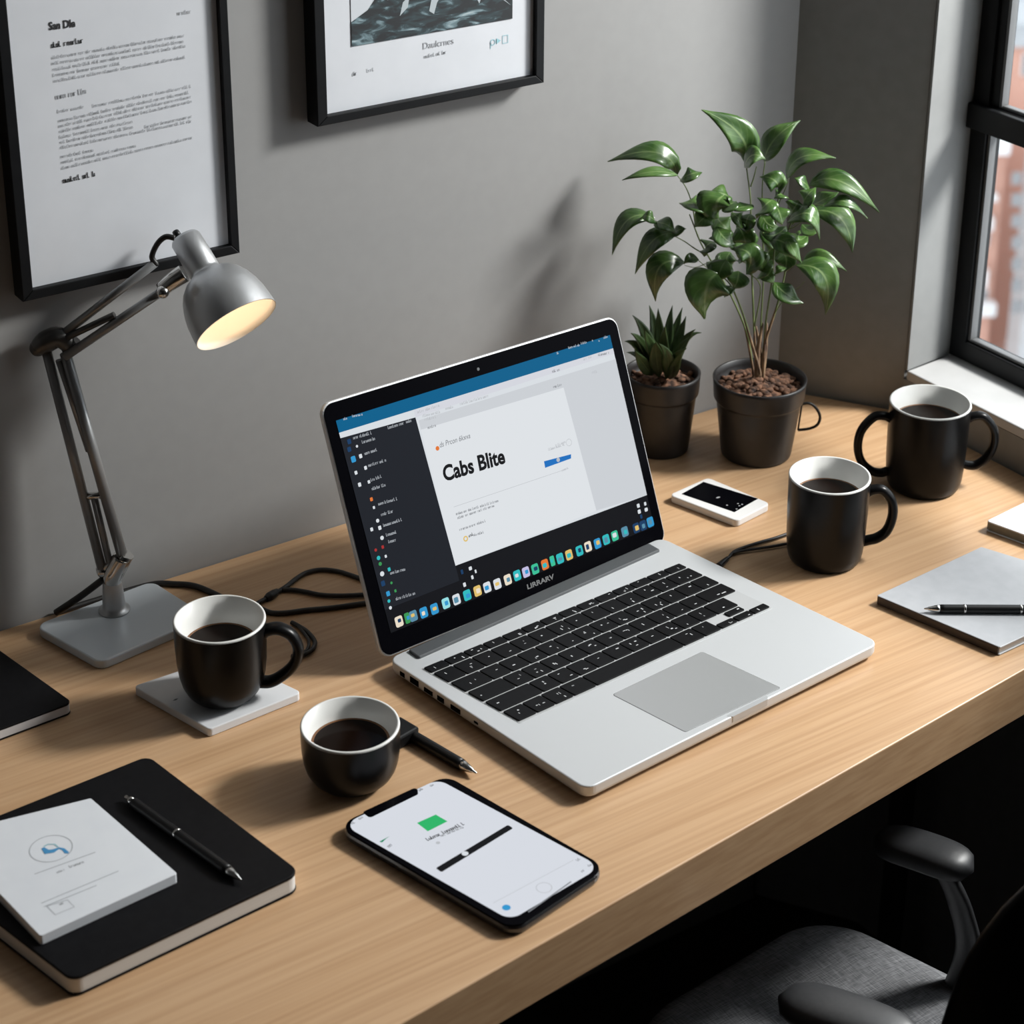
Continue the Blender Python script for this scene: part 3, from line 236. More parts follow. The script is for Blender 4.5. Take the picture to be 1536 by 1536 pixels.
# ------------------------------------------------------------------ mesh helpers (everything is laid out in room coordinates)
class MB:
    """collects shapes for ONE mesh object"""
    def __init__(s): s.bm = bmesh.new(); s.mats = []; s.mi = 0
    def use(s, m):
        if m not in s.mats: s.mats.append(m)
        s.mi = s.mats.index(m); return s
    def face(s, pts):
        try: f = s.bm.faces.new([s.bm.verts.new(p) for p in pts]); f.material_index = s.mi; return f
        except ValueError: return None
    def rings(s, rings, close=True, cap0=True, cap1=True, smooth=False):
        vs = [[s.bm.verts.new(p) for p in r] for r in rings]
        n = len(vs[0])
        for a, b in zip(vs, vs[1:]):
            for i in range(n if close else n - 1):
                j = (i + 1) % n
                f = s.bm.faces.new((a[i], a[j], b[j], b[i])); f.material_index = s.mi; f.smooth = smooth
        for c, r in ((cap0, vs[0][::-1]), (cap1, vs[-1])):
            if c: f = s.bm.faces.new(r); f.material_index = s.mi
        return vs
    def box(s, c, d, rot=0.0, bev=0.0):
        x, y, z = d[0] / 2, d[1] / 2, d[2] / 2; ca, sa = math.cos(rot), math.sin(rot)
        q = [(-x, -y), (x, -y), (x, y), (-x, y)]
        q = [(c[0] + ca * a - sa * b, c[1] + sa * a + ca * b) for a, b in q]
        return s.slab(q, c[2] - z, c[2] + z, bev * 0.8 if bev else 0, bev)
    def slab(s, q, z0, z1, rad=0.0, bev=0.0, xf=None, seg=6, bevb=None):
        """upright slab over a corner-rounded quadrilateral q (counter-clockwise xy)"""
        xf = xf or (lambda x, y, z: V((x, y, z)))
        bevb = bev if bevb is None else bevb
        R = []
        def ring(ins, z): R.append([xf(x, y, z) for x, y in outline(q, ins, rad, seg)])
        if bevb: ring(bevb, z0); ring(bevb * 0.3, z0 + bevb * 0.3); ring(0, z0 + bevb)
        else: ring(0, z0)
        if bev: ring(0, z1 - bev); ring(bev * 0.3, z1 - bev * 0.3); ring(bev, z1)
        else: ring(0, z1)
        s.rings(R); return s
    def lathe(s, prof, c, seg=64, cap0=True, cap1=True, axis=None):
        c = V(c)
        if axis is None: X, Y, Z = V((1, 0, 0)), V((0, 1, 0)), V((0, 0, 1))
        else:
            Z = V(axis).normalized(); X = Z.orthogonal().normalized(); Y = Z.cross(X)
        s.rings([[c + X * (r * math.cos(2 * PI * i / seg)) + Y * (r * math.sin(2 * PI * i / seg)) + Z * z for i in range(seg)] for r, z in prof], cap0=cap0, cap1=cap1, smooth=True); return s
    def tube(s, pts, rad, seg=12, sm=6, ell=None, side=None):
        """swept round (or elliptic) tube through smoothed points; rad may be a list"""
        pts = [V(p) for p in pts]; rl = rad if isinstance(rad, (list, tuple)) else [rad] * len(pts)
        P, Rr = [], []
        if sm > 1 and len(pts) > 2:
            for i in range(len(pts) - 1):
                p0 = pts[max(i - 1, 0)]; p1 = pts[i]; p2 = pts[i + 1]; p3 = pts[min(i + 2, len(pts) - 1)]
                for k in range(sm):
                    t = k / sm; P.append(0.5 * ((2 * p1) + (p2 - p0) * t + (2 * p0 - 5 * p1 + 4 * p2 - p3) * t * t + (3 * p1 - p0 - 3 * p2 + p3) * t ** 3)); Rr.append(rl[i] * (1 - t) + rl[i + 1] * t)
            P.append(pts[-1]); Rr.append(rl[-1])
        else: P, Rr = pts, list(rl)
        T = (P[1] - P[0]).normalized(); N = V(side) if side else T.orthogonal().normalized(); rings = []
        for i, p in enumerate(P):
            t = ((P[min(i + 1, len(P) - 1)] - P[max(i - 1, 0)])).normalized()
            N = (N - t * N.dot(t)).normalized() if not side else (V(side) - t * V(side).dot(t)).normalized()
            B = t.cross(N); e = ell or (1, 1)
            rings.append([p + N * (Rr[i] * e[0] * math.cos(2 * PI * k / seg)) + B * (Rr[i] * e[1] * math.sin(2 * PI * k / seg)) for k in range(seg)])
        s.rings(rings, smooth=True); return s
    def rod(s, a, b, r, seg=16): return s.tube([a, b], r, seg, 1)
    def ball(s, c, r, sc=(1, 1, 1), seg=20):
        s.rings([[V(c) + V((r * sc[0] * math.sin(PI * j / 10) * math.cos(2 * PI * i / seg), r * sc[1] * math.sin(PI * j / 10) * math.sin(2 * PI * i / seg), -r * sc[2] * math.cos(PI * j / 10))) for i in range(seg)] for j in [0.15] + list(range(1, 10)) + [9.85]], smooth=True); return s
    def build(s, name, m=None, parent=None, props=None, loc=None, fix=True):
        if m and not s.mats: s.mats.append(m)
        org = V(loc) if loc else (base_of(parent) if parent else V((0, 0, 0)))
        for v in s.bm.verts: v.co -= org
        if fix: bmesh.ops.recalc_face_normals(s.bm, faces=s.bm.faces[:])
        me = bpy.data.meshes.new(name); s.bm.to_mesh(me); s.bm.free()
        for x in s.mats: me.materials.append(x)
        o = bpy.data.objects.new(name, me); C.objects.link(o)
        if parent: o.parent = parent
        else: o.location = org
        for k, v in (props or {}).items(): o[k] = v
        return o
def base_of(o):
    while o.parent: o = o.parent
    return o.location.copy()
def outline(q, ins, rad, seg=6):
    n = len(q); q = [V((p[0], p[1])) for p in q]
    if ins:
        L = []
        for i in range(n):
            a, b = q[i], q[(i + 1) % n]; d = (b - a).normalized(); nn = V((-d.y, d.x)); L.append((a + nn * ins, d))
        nq = []
        for i in range(n):
            (p1, d1), (p2, d2) = L[i - 1], L[i]; den = d1.x * d2.y - d1.y * d2.x; w = p2 - p1
            nq.append(p1 + d1 * ((w.x * d2.y - w.y * d2.x) / den))
        q = nq
    r = rad - ins
    if r <= 1e-6: return [(p.x, p.y) for p in q] if rad == 0 else sum([[(p.x + 1e-7 * k, p.y) for k in range(seg + 1)] for p in q], [])
    out = []
    for i in range(n):
        p = q[i]; a = (q[i - 1] - p).normalized(); b = (q[(i + 1) % n] - p).normalized()
        ang = math.acos(max(-1, min(1, a.dot(b)))); t = r / math.tan(ang / 2); c = p + (a + b).normalized() * (r / math.sin(ang / 2))
        s0 = p + a * t - c; s1 = p + b * t - c; a0 = math.atan2(s0.y, s0.x); a1 = math.atan2(s1.y, s1.x)
        da = (a1 - a0 + PI) % (2 * PI) - PI
        for k in range(seg + 1):
            th = a0 + da * k / seg; out.append((c.x + r * math.cos(th), c.y + r * math.sin(th)))
    return out
def ccw(q):
    A = sum(q[i][0] * q[(i + 1) % len(q)][1] - q[(i + 1) % len(q)][0] * q[i][1] for i in range(len(q)))
    return list(q) if A > 0 else list(q)[::-1]
def thing(name, loc, label, cat, group=None):
    o = bpy.data.objects.new(name, None); C.objects.link(o); o.location = loc; o.empty_display_size = 0.05
    o['label'] = label; o['category'] = cat
    if group: o['group'] = group
    return o
def tag(o, label, cat, group=None):
    o['label'] = label; o['category'] = cat
    if group: o['group'] = group
    return o
STRUCT = {'kind': 'structure'}
def bil(q, u, v):                                     # q: back-left, back-right, front-right, front-left
    return ((1 - u) * (1 - v) * q[0][0] + u * (1 - v) * q[1][0] + u * v * q[2][0] + (1 - u) * v * q[3][0], (1 - u) * (1 - v) * q[0][1] + u * (1 - v) * q[1][1] + u * v * q[2][1] + (1 - u) * v * q[3][1])
def scribble(mb, p0, p1, nrm, h, seed, dense=1.0):
    """a run of tiny unreadable print between two points"""
    rnd = random.Random(seed); p0, p1, nrm = V(p0), V(p1), V(nrm).normalized(); d = p1 - p0; Ln = d.length; d.normalize(); up = nrm.cross(d)
    x = 0.0; w = h * 0.55; left = rnd.randint(3, 9); pr = h * 0.17
    def q(x0, y0, x1, y1): mb.face([p0 + d * x0 + up * y0, p0 + d * x1 + up * y0, p0 + d * x1 + up * y1, p0 + d * x0 + up * y1])
    while x + w < Ln:
        if left == 0: x += w * 0.8; left = rnd.randint(3, 9); continue
        left -= 1; t = rnd.random(); a = h * (1.0 if t > 0.75 else 0.66)
        q(x, 0, x + pr, a)
        if t < 0.6: q(x + pr, h * 0.55, x + w * 0.75, h * 0.66)
        if 0.25 < t < 0.8: q(x + w * 0.6, 0, x + w * 0.6 + pr, h * 0.6)
        if t > 0.5: q(x + pr, 0, x + w * 0.7, pr)
        x += w * (0.8 + 0.4 * rnd.random()) / dense
def text(mb, s, p0, p1, nrm, hscale=1.0, bold=0.0, shear=0.0):
    """the words s between two points, as flat letters"""
    cu = bpy.data.curves.new('t', 'FONT'); cu.body = s; cu.size = 1; cu.offset = bold; cu.shear = shear; cu.resolution_u = 4
    o = bpy.data.objects.new('t', cu); C.objects.link(o); dg = bpy.context.evaluated_depsgraph_get(); me = bpy.data.meshes.new_from_object(o.evaluated_get(dg))
    xs = [v.co.x for v in me.vertices]; x0, x1 = min(xs), max(xs); p0, p1 = V(p0), V(p1); d = p1 - p0; k = d.length / (x1 - x0); d.normalize(); up = V(nrm).normalized().cross(d)
    vs = [mb.bm.verts.new(p0 + d * ((v.co.x - x0) * k) + up * (v.co.y * k * hscale)) for v in me.vertices]
    for p in me.polygons:
        try: f = mb.bm.faces.new([vs[i] for i in p.vertices]); f.material_index = mb.mi
        except ValueError: pass
    bpy.data.objects.remove(o); bpy.data.meshes.remove(me); bpy.data.curves.remove(cu)
def disc(mb, c, ex, ey, r, seg=24, r2=None):
    c, ex, ey = V(c), V(ex), V(ey)
    P = lambda k, rr: c + ex * (rr * math.cos(2 * PI * k / seg)) + ey * (rr * math.sin(2 * PI * k / seg))
    if r2 is None: mb.face([P(k, r) for k in range(seg)])
    else:
        for k in range(seg): mb.face([P(k, r2), P(k, r), P(k + 1, r), P(k + 1, r2)])
def strip(mb, pts, w, nrm):
    pts = [V(p) for p in pts]; n = V(nrm)
    ws = w if isinstance(w, list) else [w] * len(pts); L = []
    for i, p in enumerate(pts):
        t = (pts[min(i + 1, len(pts) - 1)] - pts[max(i - 1, 0)]).normalized(); s = n.cross(t).normalized(); L.append((p + s * ws[i], p - s * ws[i]))
    for a, b in zip(L, L[1:]): mb.face([a[1], b[1], b[0], a[0]])
UP = V((0, 0, 1))

# ------------------------------------------------------------------ the room
XW = jamb[0]; YJ = jamb[1]; ZS = jamb[2]; XF = framec[0]; Z1 = 2.6; ZH = 2.42; YE = -1.12; XO = XF + .030; YB = -3.8; XL = -3.4
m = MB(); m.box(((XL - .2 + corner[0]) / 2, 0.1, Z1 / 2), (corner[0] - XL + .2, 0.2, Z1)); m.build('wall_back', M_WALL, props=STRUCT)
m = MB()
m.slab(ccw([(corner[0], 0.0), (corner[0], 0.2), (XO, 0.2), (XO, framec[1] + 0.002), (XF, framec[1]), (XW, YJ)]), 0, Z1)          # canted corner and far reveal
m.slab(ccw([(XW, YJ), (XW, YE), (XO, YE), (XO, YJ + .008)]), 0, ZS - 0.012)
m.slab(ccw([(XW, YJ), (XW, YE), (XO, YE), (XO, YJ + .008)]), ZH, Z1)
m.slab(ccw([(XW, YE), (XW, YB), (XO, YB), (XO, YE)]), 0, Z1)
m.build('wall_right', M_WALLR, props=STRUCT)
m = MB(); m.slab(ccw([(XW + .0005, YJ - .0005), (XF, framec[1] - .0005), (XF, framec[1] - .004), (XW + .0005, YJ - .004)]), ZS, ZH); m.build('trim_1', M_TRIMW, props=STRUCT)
m = MB(); m.slab(ccw([(XW, YJ - .0045), (XF + .024, framec[1] - .0045), (XF + .024, YE), (XW, YE)]), ZS - 0.012, ZS, 0.0, 0.0015); m.build('trim_2', M_SILL, props=STRUCT)
m = MB(); m.box(((XL) / 2, YB / 2, -0.05), (-XL + .5, -YB + .5, 0.1)); m.build('floor', M_FLOOR, props=STRUCT)
m = MB(); m.box(((XL) / 2, YB / 2, Z1 + .05), (-XL + .5, -YB + .5, 0.1)); m.build('ceiling', M_CEIL, props=STRUCT)
m = MB(); m.box((XL - .1, YB / 2, Z1 / 2), (0.2, -YB, Z1)); m.build('wall_left', M_WALLD, props=STRUCT)
m = MB(); m.box((XL / 2, YB - .1, Z1 / 2), (-XL + .4, 0.2, Z1)); m.build('wall_front', M_WALLD, props=STRUCT)
m = MB(); m.box(((XL + corner[0]) / 2, -0.007, 0.05), (corner[0] - XL, 0.014, 0.1)); m.build('baseboard_back', M_WALL, props=STRUCT)

# window: black frame with two sashes one above the other, repeated along the wall
win = bpy.data.objects.new('window_1', None); C.objects.link(win); win.location = (XF, (YJ + YE) / 2, ZS); win['kind'] = 'structure'
YA = framec[1] - .003
fw = 0.024
m = MB().use(M_WINF)
zt0, zt1 = transom
def bar(y0, y1, z0, z1, x0, x1): m.slab(ccw([(x0, y0), (x1, y0), (x1, y1), (x0, y1)]), z0, z1, 0, 0.0015)
cols = [YA, YE + .003]
for i, y in enumerate(cols):
    y0, y1 = (y, y - fw) if i == 0 else (y, y + fw)
    bar(y0, y1, ZS, ZH, XF, XF + .024)
bar(YA - fw, YE + fw, ZS, ZS + .024, XF, XF + .024); bar(YA - fw, YE + fw, ZH - .03, ZH, XF, XF + .024)
m.build('window_frame', None, win)
m = MB().use(M_WINF)
bar(YA, YE + .003, zt0, zt1, XF - .009, XF - .0003)
for i in range(1):
    ya = cols[0] - fw; yb = cols[1] + fw
    bar(ya - .0003, yb + .0003, zt0, zt1, XF + .0003, XF + .024)
    bar(ya - .0003, ya - .011, zt1 + .0003, ZH - .03, XF + .004, XF + .02)
m.build('window_transom', None, win)
M_BEAD = mat('grey_glazing_bead', (0.10, 0.103, 0.106, 1), 0.4)
m = MB().use(M_BEAD)
for i in range(1):
    ya = cols[0] - fw - .0004; yb = cols[1] + fw + .0004
    for (z0, z1, o) in ((ZS + .0244, zt0 - .0004, 0), (zt1 + .0004, ZH - .0304, .0115)):
        bar(ya - o, ya - o - .004, z0, z1, XF + .004, XF + .014); bar(yb, yb + .004, z0, z1, XF + .004, XF + .014)
        bar(ya - o - .0044, yb + .0044, z0, z0 + .004, XF + .004, XF + .014)
m.build('glazing_bead', None, win)
for i in range(1):
    ya = cols[0] - fw; yb = cols[1] + fw
    for (z0, z1) in ((ZS + .024, zt0), (zt1, ZH - .03)):
        m = MB(); m.slab(ccw([(XF + .008, ya - .002), (XF + .011, ya - .002), (XF + .011, yb + .002), (XF + .008, yb + .002)]), z0 + .001, z1 - .001); m.build('window_pane', M_GLASS, win)

# ------------------------------------------------------------------ across the street
M_BRICK = mat('red_brick', (0.62, 0.33, 0.26, 1), 0.9); 
def brickify(mm):
    n, l, b = nodes(mm); tc = n.new('ShaderNodeTexCoord'); t = n.new('ShaderNodeTexBrick'); t.inputs['Color1'].default_value = (0.66, 0.36, 0.275, 1); t.inputs['Color2'].default_value = (0.60, 0.315, 0.24, 1); t.inputs['Mortar'].default_value = (0.60, 0.43, 0.36, 1); t.inputs['Scale'].default_value = 6
    mp = n.new('ShaderNodeMapping'); mp.inputs['Rotation'].default_value = (PI / 2, 0, 0.6); l.new(tc.outputs['Object'], mp.inputs[0]); l.new(mp.outputs[0], t.inputs['Vector']); l.new(t.outputs[0], b.inputs['Base Color'])
brickify(M_BRICK)
M_CONC = noisy(mat('grey_concrete', (0.40, 0.405, 0.415, 1), 0.9), (0.38, 0.385, 0.395, 1), (0.42, 0.425, 0.435, 1), 2)
M_OWHITE = noisy(mat('white_stone', (0.78, 0.79, 0.80, 1), 0.8), (0.76, 0.77, 0.78, 1), (0.81, 0.82, 0.83, 1), 3)
M_OGLASS = mat('dark_window_glass', (0.22, 0.225, 0.235, 1), 0.4)
M_ROOF = noisy(mat('grey_roof', (0.34, 0.36, 0.38, 1), 0.9), (0.31, 0.33, 0.35, 1), (0.40, 0.42, 0.44, 1), 1)
FH, RT = V(EXT['fh']), V(EXT['rt']); CL = V((CAM['loc'][0], CAM['loc'][1], 0))
def fac(mb, rc, d0, d1):
    a = CL + RT * rc[0]; b = CL + RT * rc[2]
    mb.slab(ccw([tuple((a + FH * d0)[:2]), tuple((b + FH * d0)[:2]), tuple((b + FH * d1)[:2]), tuple((a + FH * d1)[:2])]), rc[1], rc[3])
GZ = EXT['ground']
bb = thing('apartment_building', CL + RT * 19 + FH * 84 + V((0, 0, GZ)), 'red brick building with white ledges across the street outside the window', 'building')
k = EXT['brick']
m = MB(); fac(m, [9.0, GZ, k[0][2] + 9, k[0][3]], 84, 92); m.build('upper_wall', M_BRICK, bb)
m = MB(); fac(m, [9.0, GZ, k[1][2], k[1][3]], 80, 83.99); m.build('front_wall', M_BRICK, bb)
m = MB(); fac(m, [9.0, EXT['cornice'][0][1], EXT['cornice'][0][2], EXT['cornice'][0][3]], 79.2, 83.98); m.build('terrace_slab', M_OWHITE, bb)
m = MB(); fac(m, [9.0, EXT['roof'][0][1], EXT['roof'][0][2] + 9, EXT['roof'][0][3]], 83.5, 93); m.build('roof', M_ROOF, bb)
for i, w in enumerate(EXT['win']):
    d = 84 if i < 2 else 80
    m = MB(); fac(m, w, d - .12, d - .01); wf = m.build('window', M_OWHITE, bb)
    m = MB(); fac(m, [w[0] + .06, w[1] + .06, w[2] - .06, w[3] - .06], d - .16, d - .121); m.build('pane', M_OGLASS, wf)
for i, w in enumerate(EXT['ledge']):
    d = 84 if i < 1 else 80
    m = MB(); fac(m, w, d - .7, d - .17); m.build('balcony', M_OWHITE, bb)
gb = thing('office_building', CL + RT * 21 + FH * 77 + V((0, 0, GZ)), 'grey concrete building with rows of dark windows beside the brick one', 'building')
g = EXT['grey'][0]
m = MB(); fac(m, [g[0] - .75, GZ, g[2] + 9, g[3]], 77, 79.1); m.build('wall', M_CONC, gb)
for w in EXT['gwin']:
    m = MB(); fac(m, w, 76.9, 76.99); m.build('window', M_OGLASS, gb)
m = MB(); fac(m, [-60, GZ - 1, 130, GZ], 10, 130); o = m.build('street_ground', M_CONC, props=STRUCT)

# ------------------------------------------------------------------ desk
fL, fR = deskF; sl = (fR[1] - fL[1]) / (fR[0] - fL[0])
XD0 = -1.42; g = 0.0012
DQ = [(XD0, -g), (corner[0] - g * 1.3, -g), (XW - g * 1.5, YJ - g * .6), (XW - g * 1.5, fR[1] + (XW - fR[0]) * sl), (XD0, fL[1] + (XD0 - fL[0]) * sl)]
desk = thing('desk', (-0.6, -0.3, 0), 'light oak desk with thick top along the grey wall', 'desk')
m = MB(); m.slab(ccw(DQ), ZT - 0.054, ZT, 0, 0.0012); m.build('desk_top', M_WOOD, desk)
for x, y in ((-0.035, -0.235), (-1.36, -0.05), (-1.36, -0.62), (-0.04, -0.50)):
    m = MB(); m.box((x, y, (ZT - .0545) / 2), (0.022, 0.022, ZT - .0545), 0, 0.002); m.build('leg', M_DSTEEL, desk)

# ------------------------------------------------------------------ framed prints on the back wall
def frame(name, fr, ztop, label, depth=0.022):
    (x0, z0), (x1, _) = fr['o']; z0 = (fr['o'][0][1] + fr['o'][1][1]) / 2; (a0, b0), (a1, _) = fr['i']; b0 = (fr['i'][0][1] + fr['i'][1][1]) / 2
    t = thing(name, ((x0 + x1) / 2, -0.001, z0), label, 'framed picture', 'framed pictures on the grey wall')
    w = (a0 - x0 + x1 - a1) / 2
    m = MB()
    for q in ([(x0, z0), (x1, z0), (a1, b0), (a0, b0)], [(x1, z0), (x1, ztop), (a1, ztop - w), (a1, b0)], [(x1, ztop), (x0, ztop), (a0, ztop - w), (a1, ztop - w)], [(x0, ztop), (x0, z0), (a0, b0), (a0, ztop - w)]):
        m.slab(ccw(q), 0.001, depth, 0, 0.0008, xf=lambda x, y, z: V((x, -z, y)))
    m.build('picture_frame_moulding', M_FRAME, t)
    m = MB(); m.slab([(a0 - .002, b0 - .002), (a1 + .002, b0 - .002), (a1 + .002, ztop - w + .002), (a0 - .002, ztop - w + .002)], 0.0015, 0.0160, xf=lambda x, y, z: V((x, -z, y))); m.build('paper', M_PAPER, t)
    return t, a0, a1, b0, ztop - w
WN = V((0, -1, 0))
def wq(p, e=0.0): return V((p[0], -0.0164 - e, p[1]))
t, *_ = frame('framed_letter', fr1, 1.375, 'black framed printed page with text lines above the desk lamp')
m = MB().use(M_INK)
h = fr1txt['head']; text(m, 'San Dle', wq(h[0]), wq(h[1]), WN, 1.25, 0.03)
for i, s in enumerate(fr1txt['sub']): m.use(M_INK if i != 1 else M_INKG); scribble(m, wq(s[0]), wq(s[1]), WN, 0.0052, 3 + i, 1.2)
m.use(M_INKG); scribble(m, wq(fr1txt['date'][0]), wq(fr1txt['date'][1]), WN, 0.004, 77)
for i, s in enumerate(fr1txt['lines']): scribble(m, wq(s[0]), wq(s[1]), WN, 0.0031, 20 + i)
m.build('printed_text', None, t, fix=False)
t, A0, A1, B0, TT = frame('framed_mountain_print', fr2, 1.46, 'black framed print of a snowy mountain on the grey wall')
M_MTN = mat('mountain_print', (0.1, 0.12, 0.13, 1), 0.6)
def mtn(mm, x0, x1, z0):
    n, l, b = nodes(mm); tc = n.new('ShaderNodeTexCoord'); mp = n.new('ShaderNodeMapping'); mp.inputs['Rotation'].default_value = (0, 0.9, 0); mp.inputs['Scale'].default_value = (38, 1, 130); l.new(tc.outputs['Object'], mp.inputs[0])
    t1 = n.new('ShaderNodeTexNoise'); t1.inputs['Scale'].default_value = 1.0; t1.inputs['Detail'].default_value = 8; t1.inputs['Distortion'].default_value = 0.8; l.new(mp.outputs[0], t1.inputs['Vector'])
    rp = n.new('ShaderNodeValToRGB'); e = rp.color_ramp.elements; e[0].position = 0.45; e[0].color = (0.010, 0.013, 0.016, 1); e[1].position = 0.76; e[1].color = (0.45, 0.52, 0.55, 1); k = e.new(0.56); k.color = (0.022, 0.042, 0.05, 1); k = e.new(0.65); k.color = (0.16, 0.24, 0.27, 1)
    l.new(t1.outputs[0], rp.inputs[0]); l.new(rp.outputs[0], b.inputs['Base Color'])
mtn(M_MTN, 0, 0, 0)
M_PSKY = mat('print_sky', (0.56, 0.59, 0.63, 1), 0.6); M_SNOW = mat('print_snow', (0.40, 0.45, 0.48, 1), 0.6)
(px0, pz0), (px1, pz1) = fr2txt['pic']; pz0 = (pz0 + pz1) / 2; PW = px1 - px0; PZ1 = TT - .03
m = MB().use(M_PSKY); pt = lambda u, v, e=.0004: wq((px0 + u * PW, pz0 + v * PW), e)
hh = (PZ1 - pz0) / PW
m.face([pt(0, 0, 0.0002), pt(1, 0, 0.0002), pt(1, hh, 0.0002), pt(0, hh, 0.0002)])
m.use(M_MTN); m.face([pt(0, 0), pt(1, 0), pt(1, .34), pt(.88, .45), pt(.74, .62), pt(.64, .84), pt(.58, .96), pt(.52, .90), pt(.44, .66), pt(.36, .50), pt(.28, .36), pt(.20, .30), pt(.10, .18), pt(0, .13)])
m.use(M_SNOW)
for P in ([(.17, .235), (.20, .285), (.30, .345), (.34, .37), (.27, .26), (.22, .215)], [(.385, .27), (.44, .36), (.50, .44), (.47, .31), (.43, .24)], [(.62, .40), (.70, .28), (.80, .19), (.93, .12), (.99, .075), (.90, .155), (.76, .245), (.68, .33)], [(.47, .12), (.485, .18), (.56, .25), (.58, .235), (.52, .16), (.50, .10)], [(.76, .16), (.785, .20), (.80, .15), (.785, .115)], [(.29, .12), (.31, .19), (.35, .22), (.34, .16)], [(.50, .6), (.56, .82), (.6, .8), (.57, .62), (.54, .5)]):
    m.face([pt(u, v, .0006) for u, v in P])
m.build('mountain_picture', None, t, fix=False)
m = MB().use(M_INKG); s = fr2txt['title']; text(m, 'Daulcrnes', wq(s[0]), wq(s[1]), WN, 1.05, 0.004)
m.build('printed_title', None, t, fix=False); m = MB().use(M_INKG)
scribble(m, wq(fr2txt['sub'][0]), wq(fr2txt['sub'][1]), WN, 0.0038, 5, 1.2); m.build('printed_caption', None, t, fix=False); m = MB().use(M_INKG); scribble(m, wq(fr2txt['lo'][0][0]), wq(fr2txt['lo'][0][1]), WN, 0.0042, 6, 1.3)
m.use(M_INKL); scribble(m, wq(fr2txt['lo'][1][0]), wq(fr2txt['lo'][1][1]), WN, 0.0036, 7)
m.build('printed_text', None, t, fix=False); m = MB().use(M_INKT); i0, i1, i2 = [wq(p) for p in fr2txt['icons']]; X, Z = V((1, 0, 0)), UP
disc(m, i0, X, Z, .0032, 16, .0024); m.face([i0 + X * -.0030 + Z * -.006, i0 + X * -.0022 + Z * -.006, i0 + X * -.0022, i0 + X * -.0030])
m.build('printed_icon', None, t, fix=False); m = MB().use(M_INKT); m.face([i1 + X * -.0026 + Z * -.003, i1 + X * .0026, i1 + X * -.0026 + Z * .003])
m.build('printed_icon', None, t, fix=False); m = MB().use(M_INKT)
for a, b, c, d in ((-.0034, -.0042, -.0028, .0042), (.0028, -.0042, .0034, .0042), (-.0028, .0036, .0028, .0042), (-.0028, -.0042, .0028, -.0036)): m.face([i2 + X * a + Z * b, i2 + X * c + Z * b, i2 + X * c + Z * d, i2 + X * a + Z * d])
m.build('printed_icon', None, t, fix=False)

# ------------------------------------------------------------------ desk lamp
L = {k: (V(v) if isinstance(v, list) and not isinstance(v[0], list) else v) for k, v in lamp.items()}; mpp = L['mpp']
lq = lampbase['q']; lz = lampbase['z']
cx_ = sum(p[0] for p in lq) / 4; cy_ = sum(p[1] for p in lq) / 4
lampo = thing('desk_lamp', (cx_, cy_, ZT), 'grey metal architect lamp with bell shade, lit, at the back of the desk', 'lamp')
m = MB(); m.slab(ccw(lq), ZT + .0002, lz, 0.011, 0.0015); m.build('base', M_LBASE, lampo)
s0 = L['stem0']; s0 = V((s0.x, s0.y, lz)); pv = V((s0.x, s0.y, L['pivot'].z))
m = MB(); m.lathe([(.0150, -.0002), (.0150, .0014), (.0115, .0024), (.0108, .008), (.0098, .022), (.0088, pv.z - lz - .004), (.0075, pv.z - lz)], (s0.x, s0.y, lz), 32); m.build('stem', M_STEEL, lampo)
dx = V((.8245, -.5659, 0))                           # across the lamp, square to the line of sight
m = MB(); m.tube([pv + V((0, 0, -.004)), pv + dx * .002 + V((0, 0, .006)), L['jointR'] + V((0, 0, .002))], [.0085, .0095, .0085], 16); m.tube([pv + dx * .003 + UP * .002, L['pivotR'] + dx * .003 + UP * .012], .0075, 6, 1); m.rod(L['rLb'] - dx * .004, L['jointR'], .004); m.ball(L['rLb'], .006); j = m.build('lower_joint', M_CHROME, lampo)
m = MB(); m.tube([L['rLb'], L['rLt'] + (L['rLt'] - L['rLb']).normalized() * .010], .0046, 16, 1); m.build('lower_rod', M_RODS, lampo)
fwd = V((.0, -.006, 0))
m = MB(); m.tube([L['jointR'] + UP * .006, L['rRt']], .0052, 16, 1); m.build('lower_rod', M_RODS, lampo)
m = MB(); m.tube([L['rMb'], L['br2'] - dx * .006], .0034, 12, 1); m.build('tension_bar', M_RODS, lampo); m = MB(); m.tube([L['rM2b'], L['rM2t']], .0030, 12, 1); m.build('tension_bar', M_RODS, lampo)
m = MB(); m.rod(L['br1'] - dx * .002, L['br2'] + dx * .004, .0035); m.ball(L['br2'] + dx * .003, .0042); m.build('cross_brace', M_CHROME, lampo); m = MB(); m.ball(L['rM2b'] + dx * .003, .0045); m.build('pivot_screw', M_CHROME, lampo)
m = MB(); m.tube([L['elL'], (L['elL'] + L['elT']) / 2 + UP * .001, L['elT'] + dx * .004, L['elR']], [.0080, .0104, .0098, .0070], 16, 6); m.rod(L['rRt'] + UP * .002, L['elR'] + dx * .006 + UP * .006, .0058); m.ball(L['elL'], .0078); m.build('elbow_joint', M_DSTEEL, lampo)
off = V((-.35, -.5, 0)) * .012
m = MB(); m.tube([L['uA0'], L['uA1']], .0040, 12, 1, ell=(1, 1)); m.build('upper_rod', M_RODS, lampo)
m = MB(); m.tube([L['uB0'] + off, L['jb'] + off * .6], .0042, 12, 1); m.build('upper_rod', M_RODS, lampo)
m = MB(); m.tube([L['uC0'] + off * .4, (L['uC0'] * .45 + L['jb'] * .55) + off * .8], .0032, 10, 1); m.build('tension_bar', M_DSTEEL, lampo)
m = MB(); m.tube([L['uB1'] + off * .6, L['jc'] + off * .3, L['hj']], [.0065, .0078, .0085], 14, 4); m.ball(L['jb'] + off * .6 + V((-.003, -.004, 0)), .006); m.build('head_joint', M_CHROME, lampo)
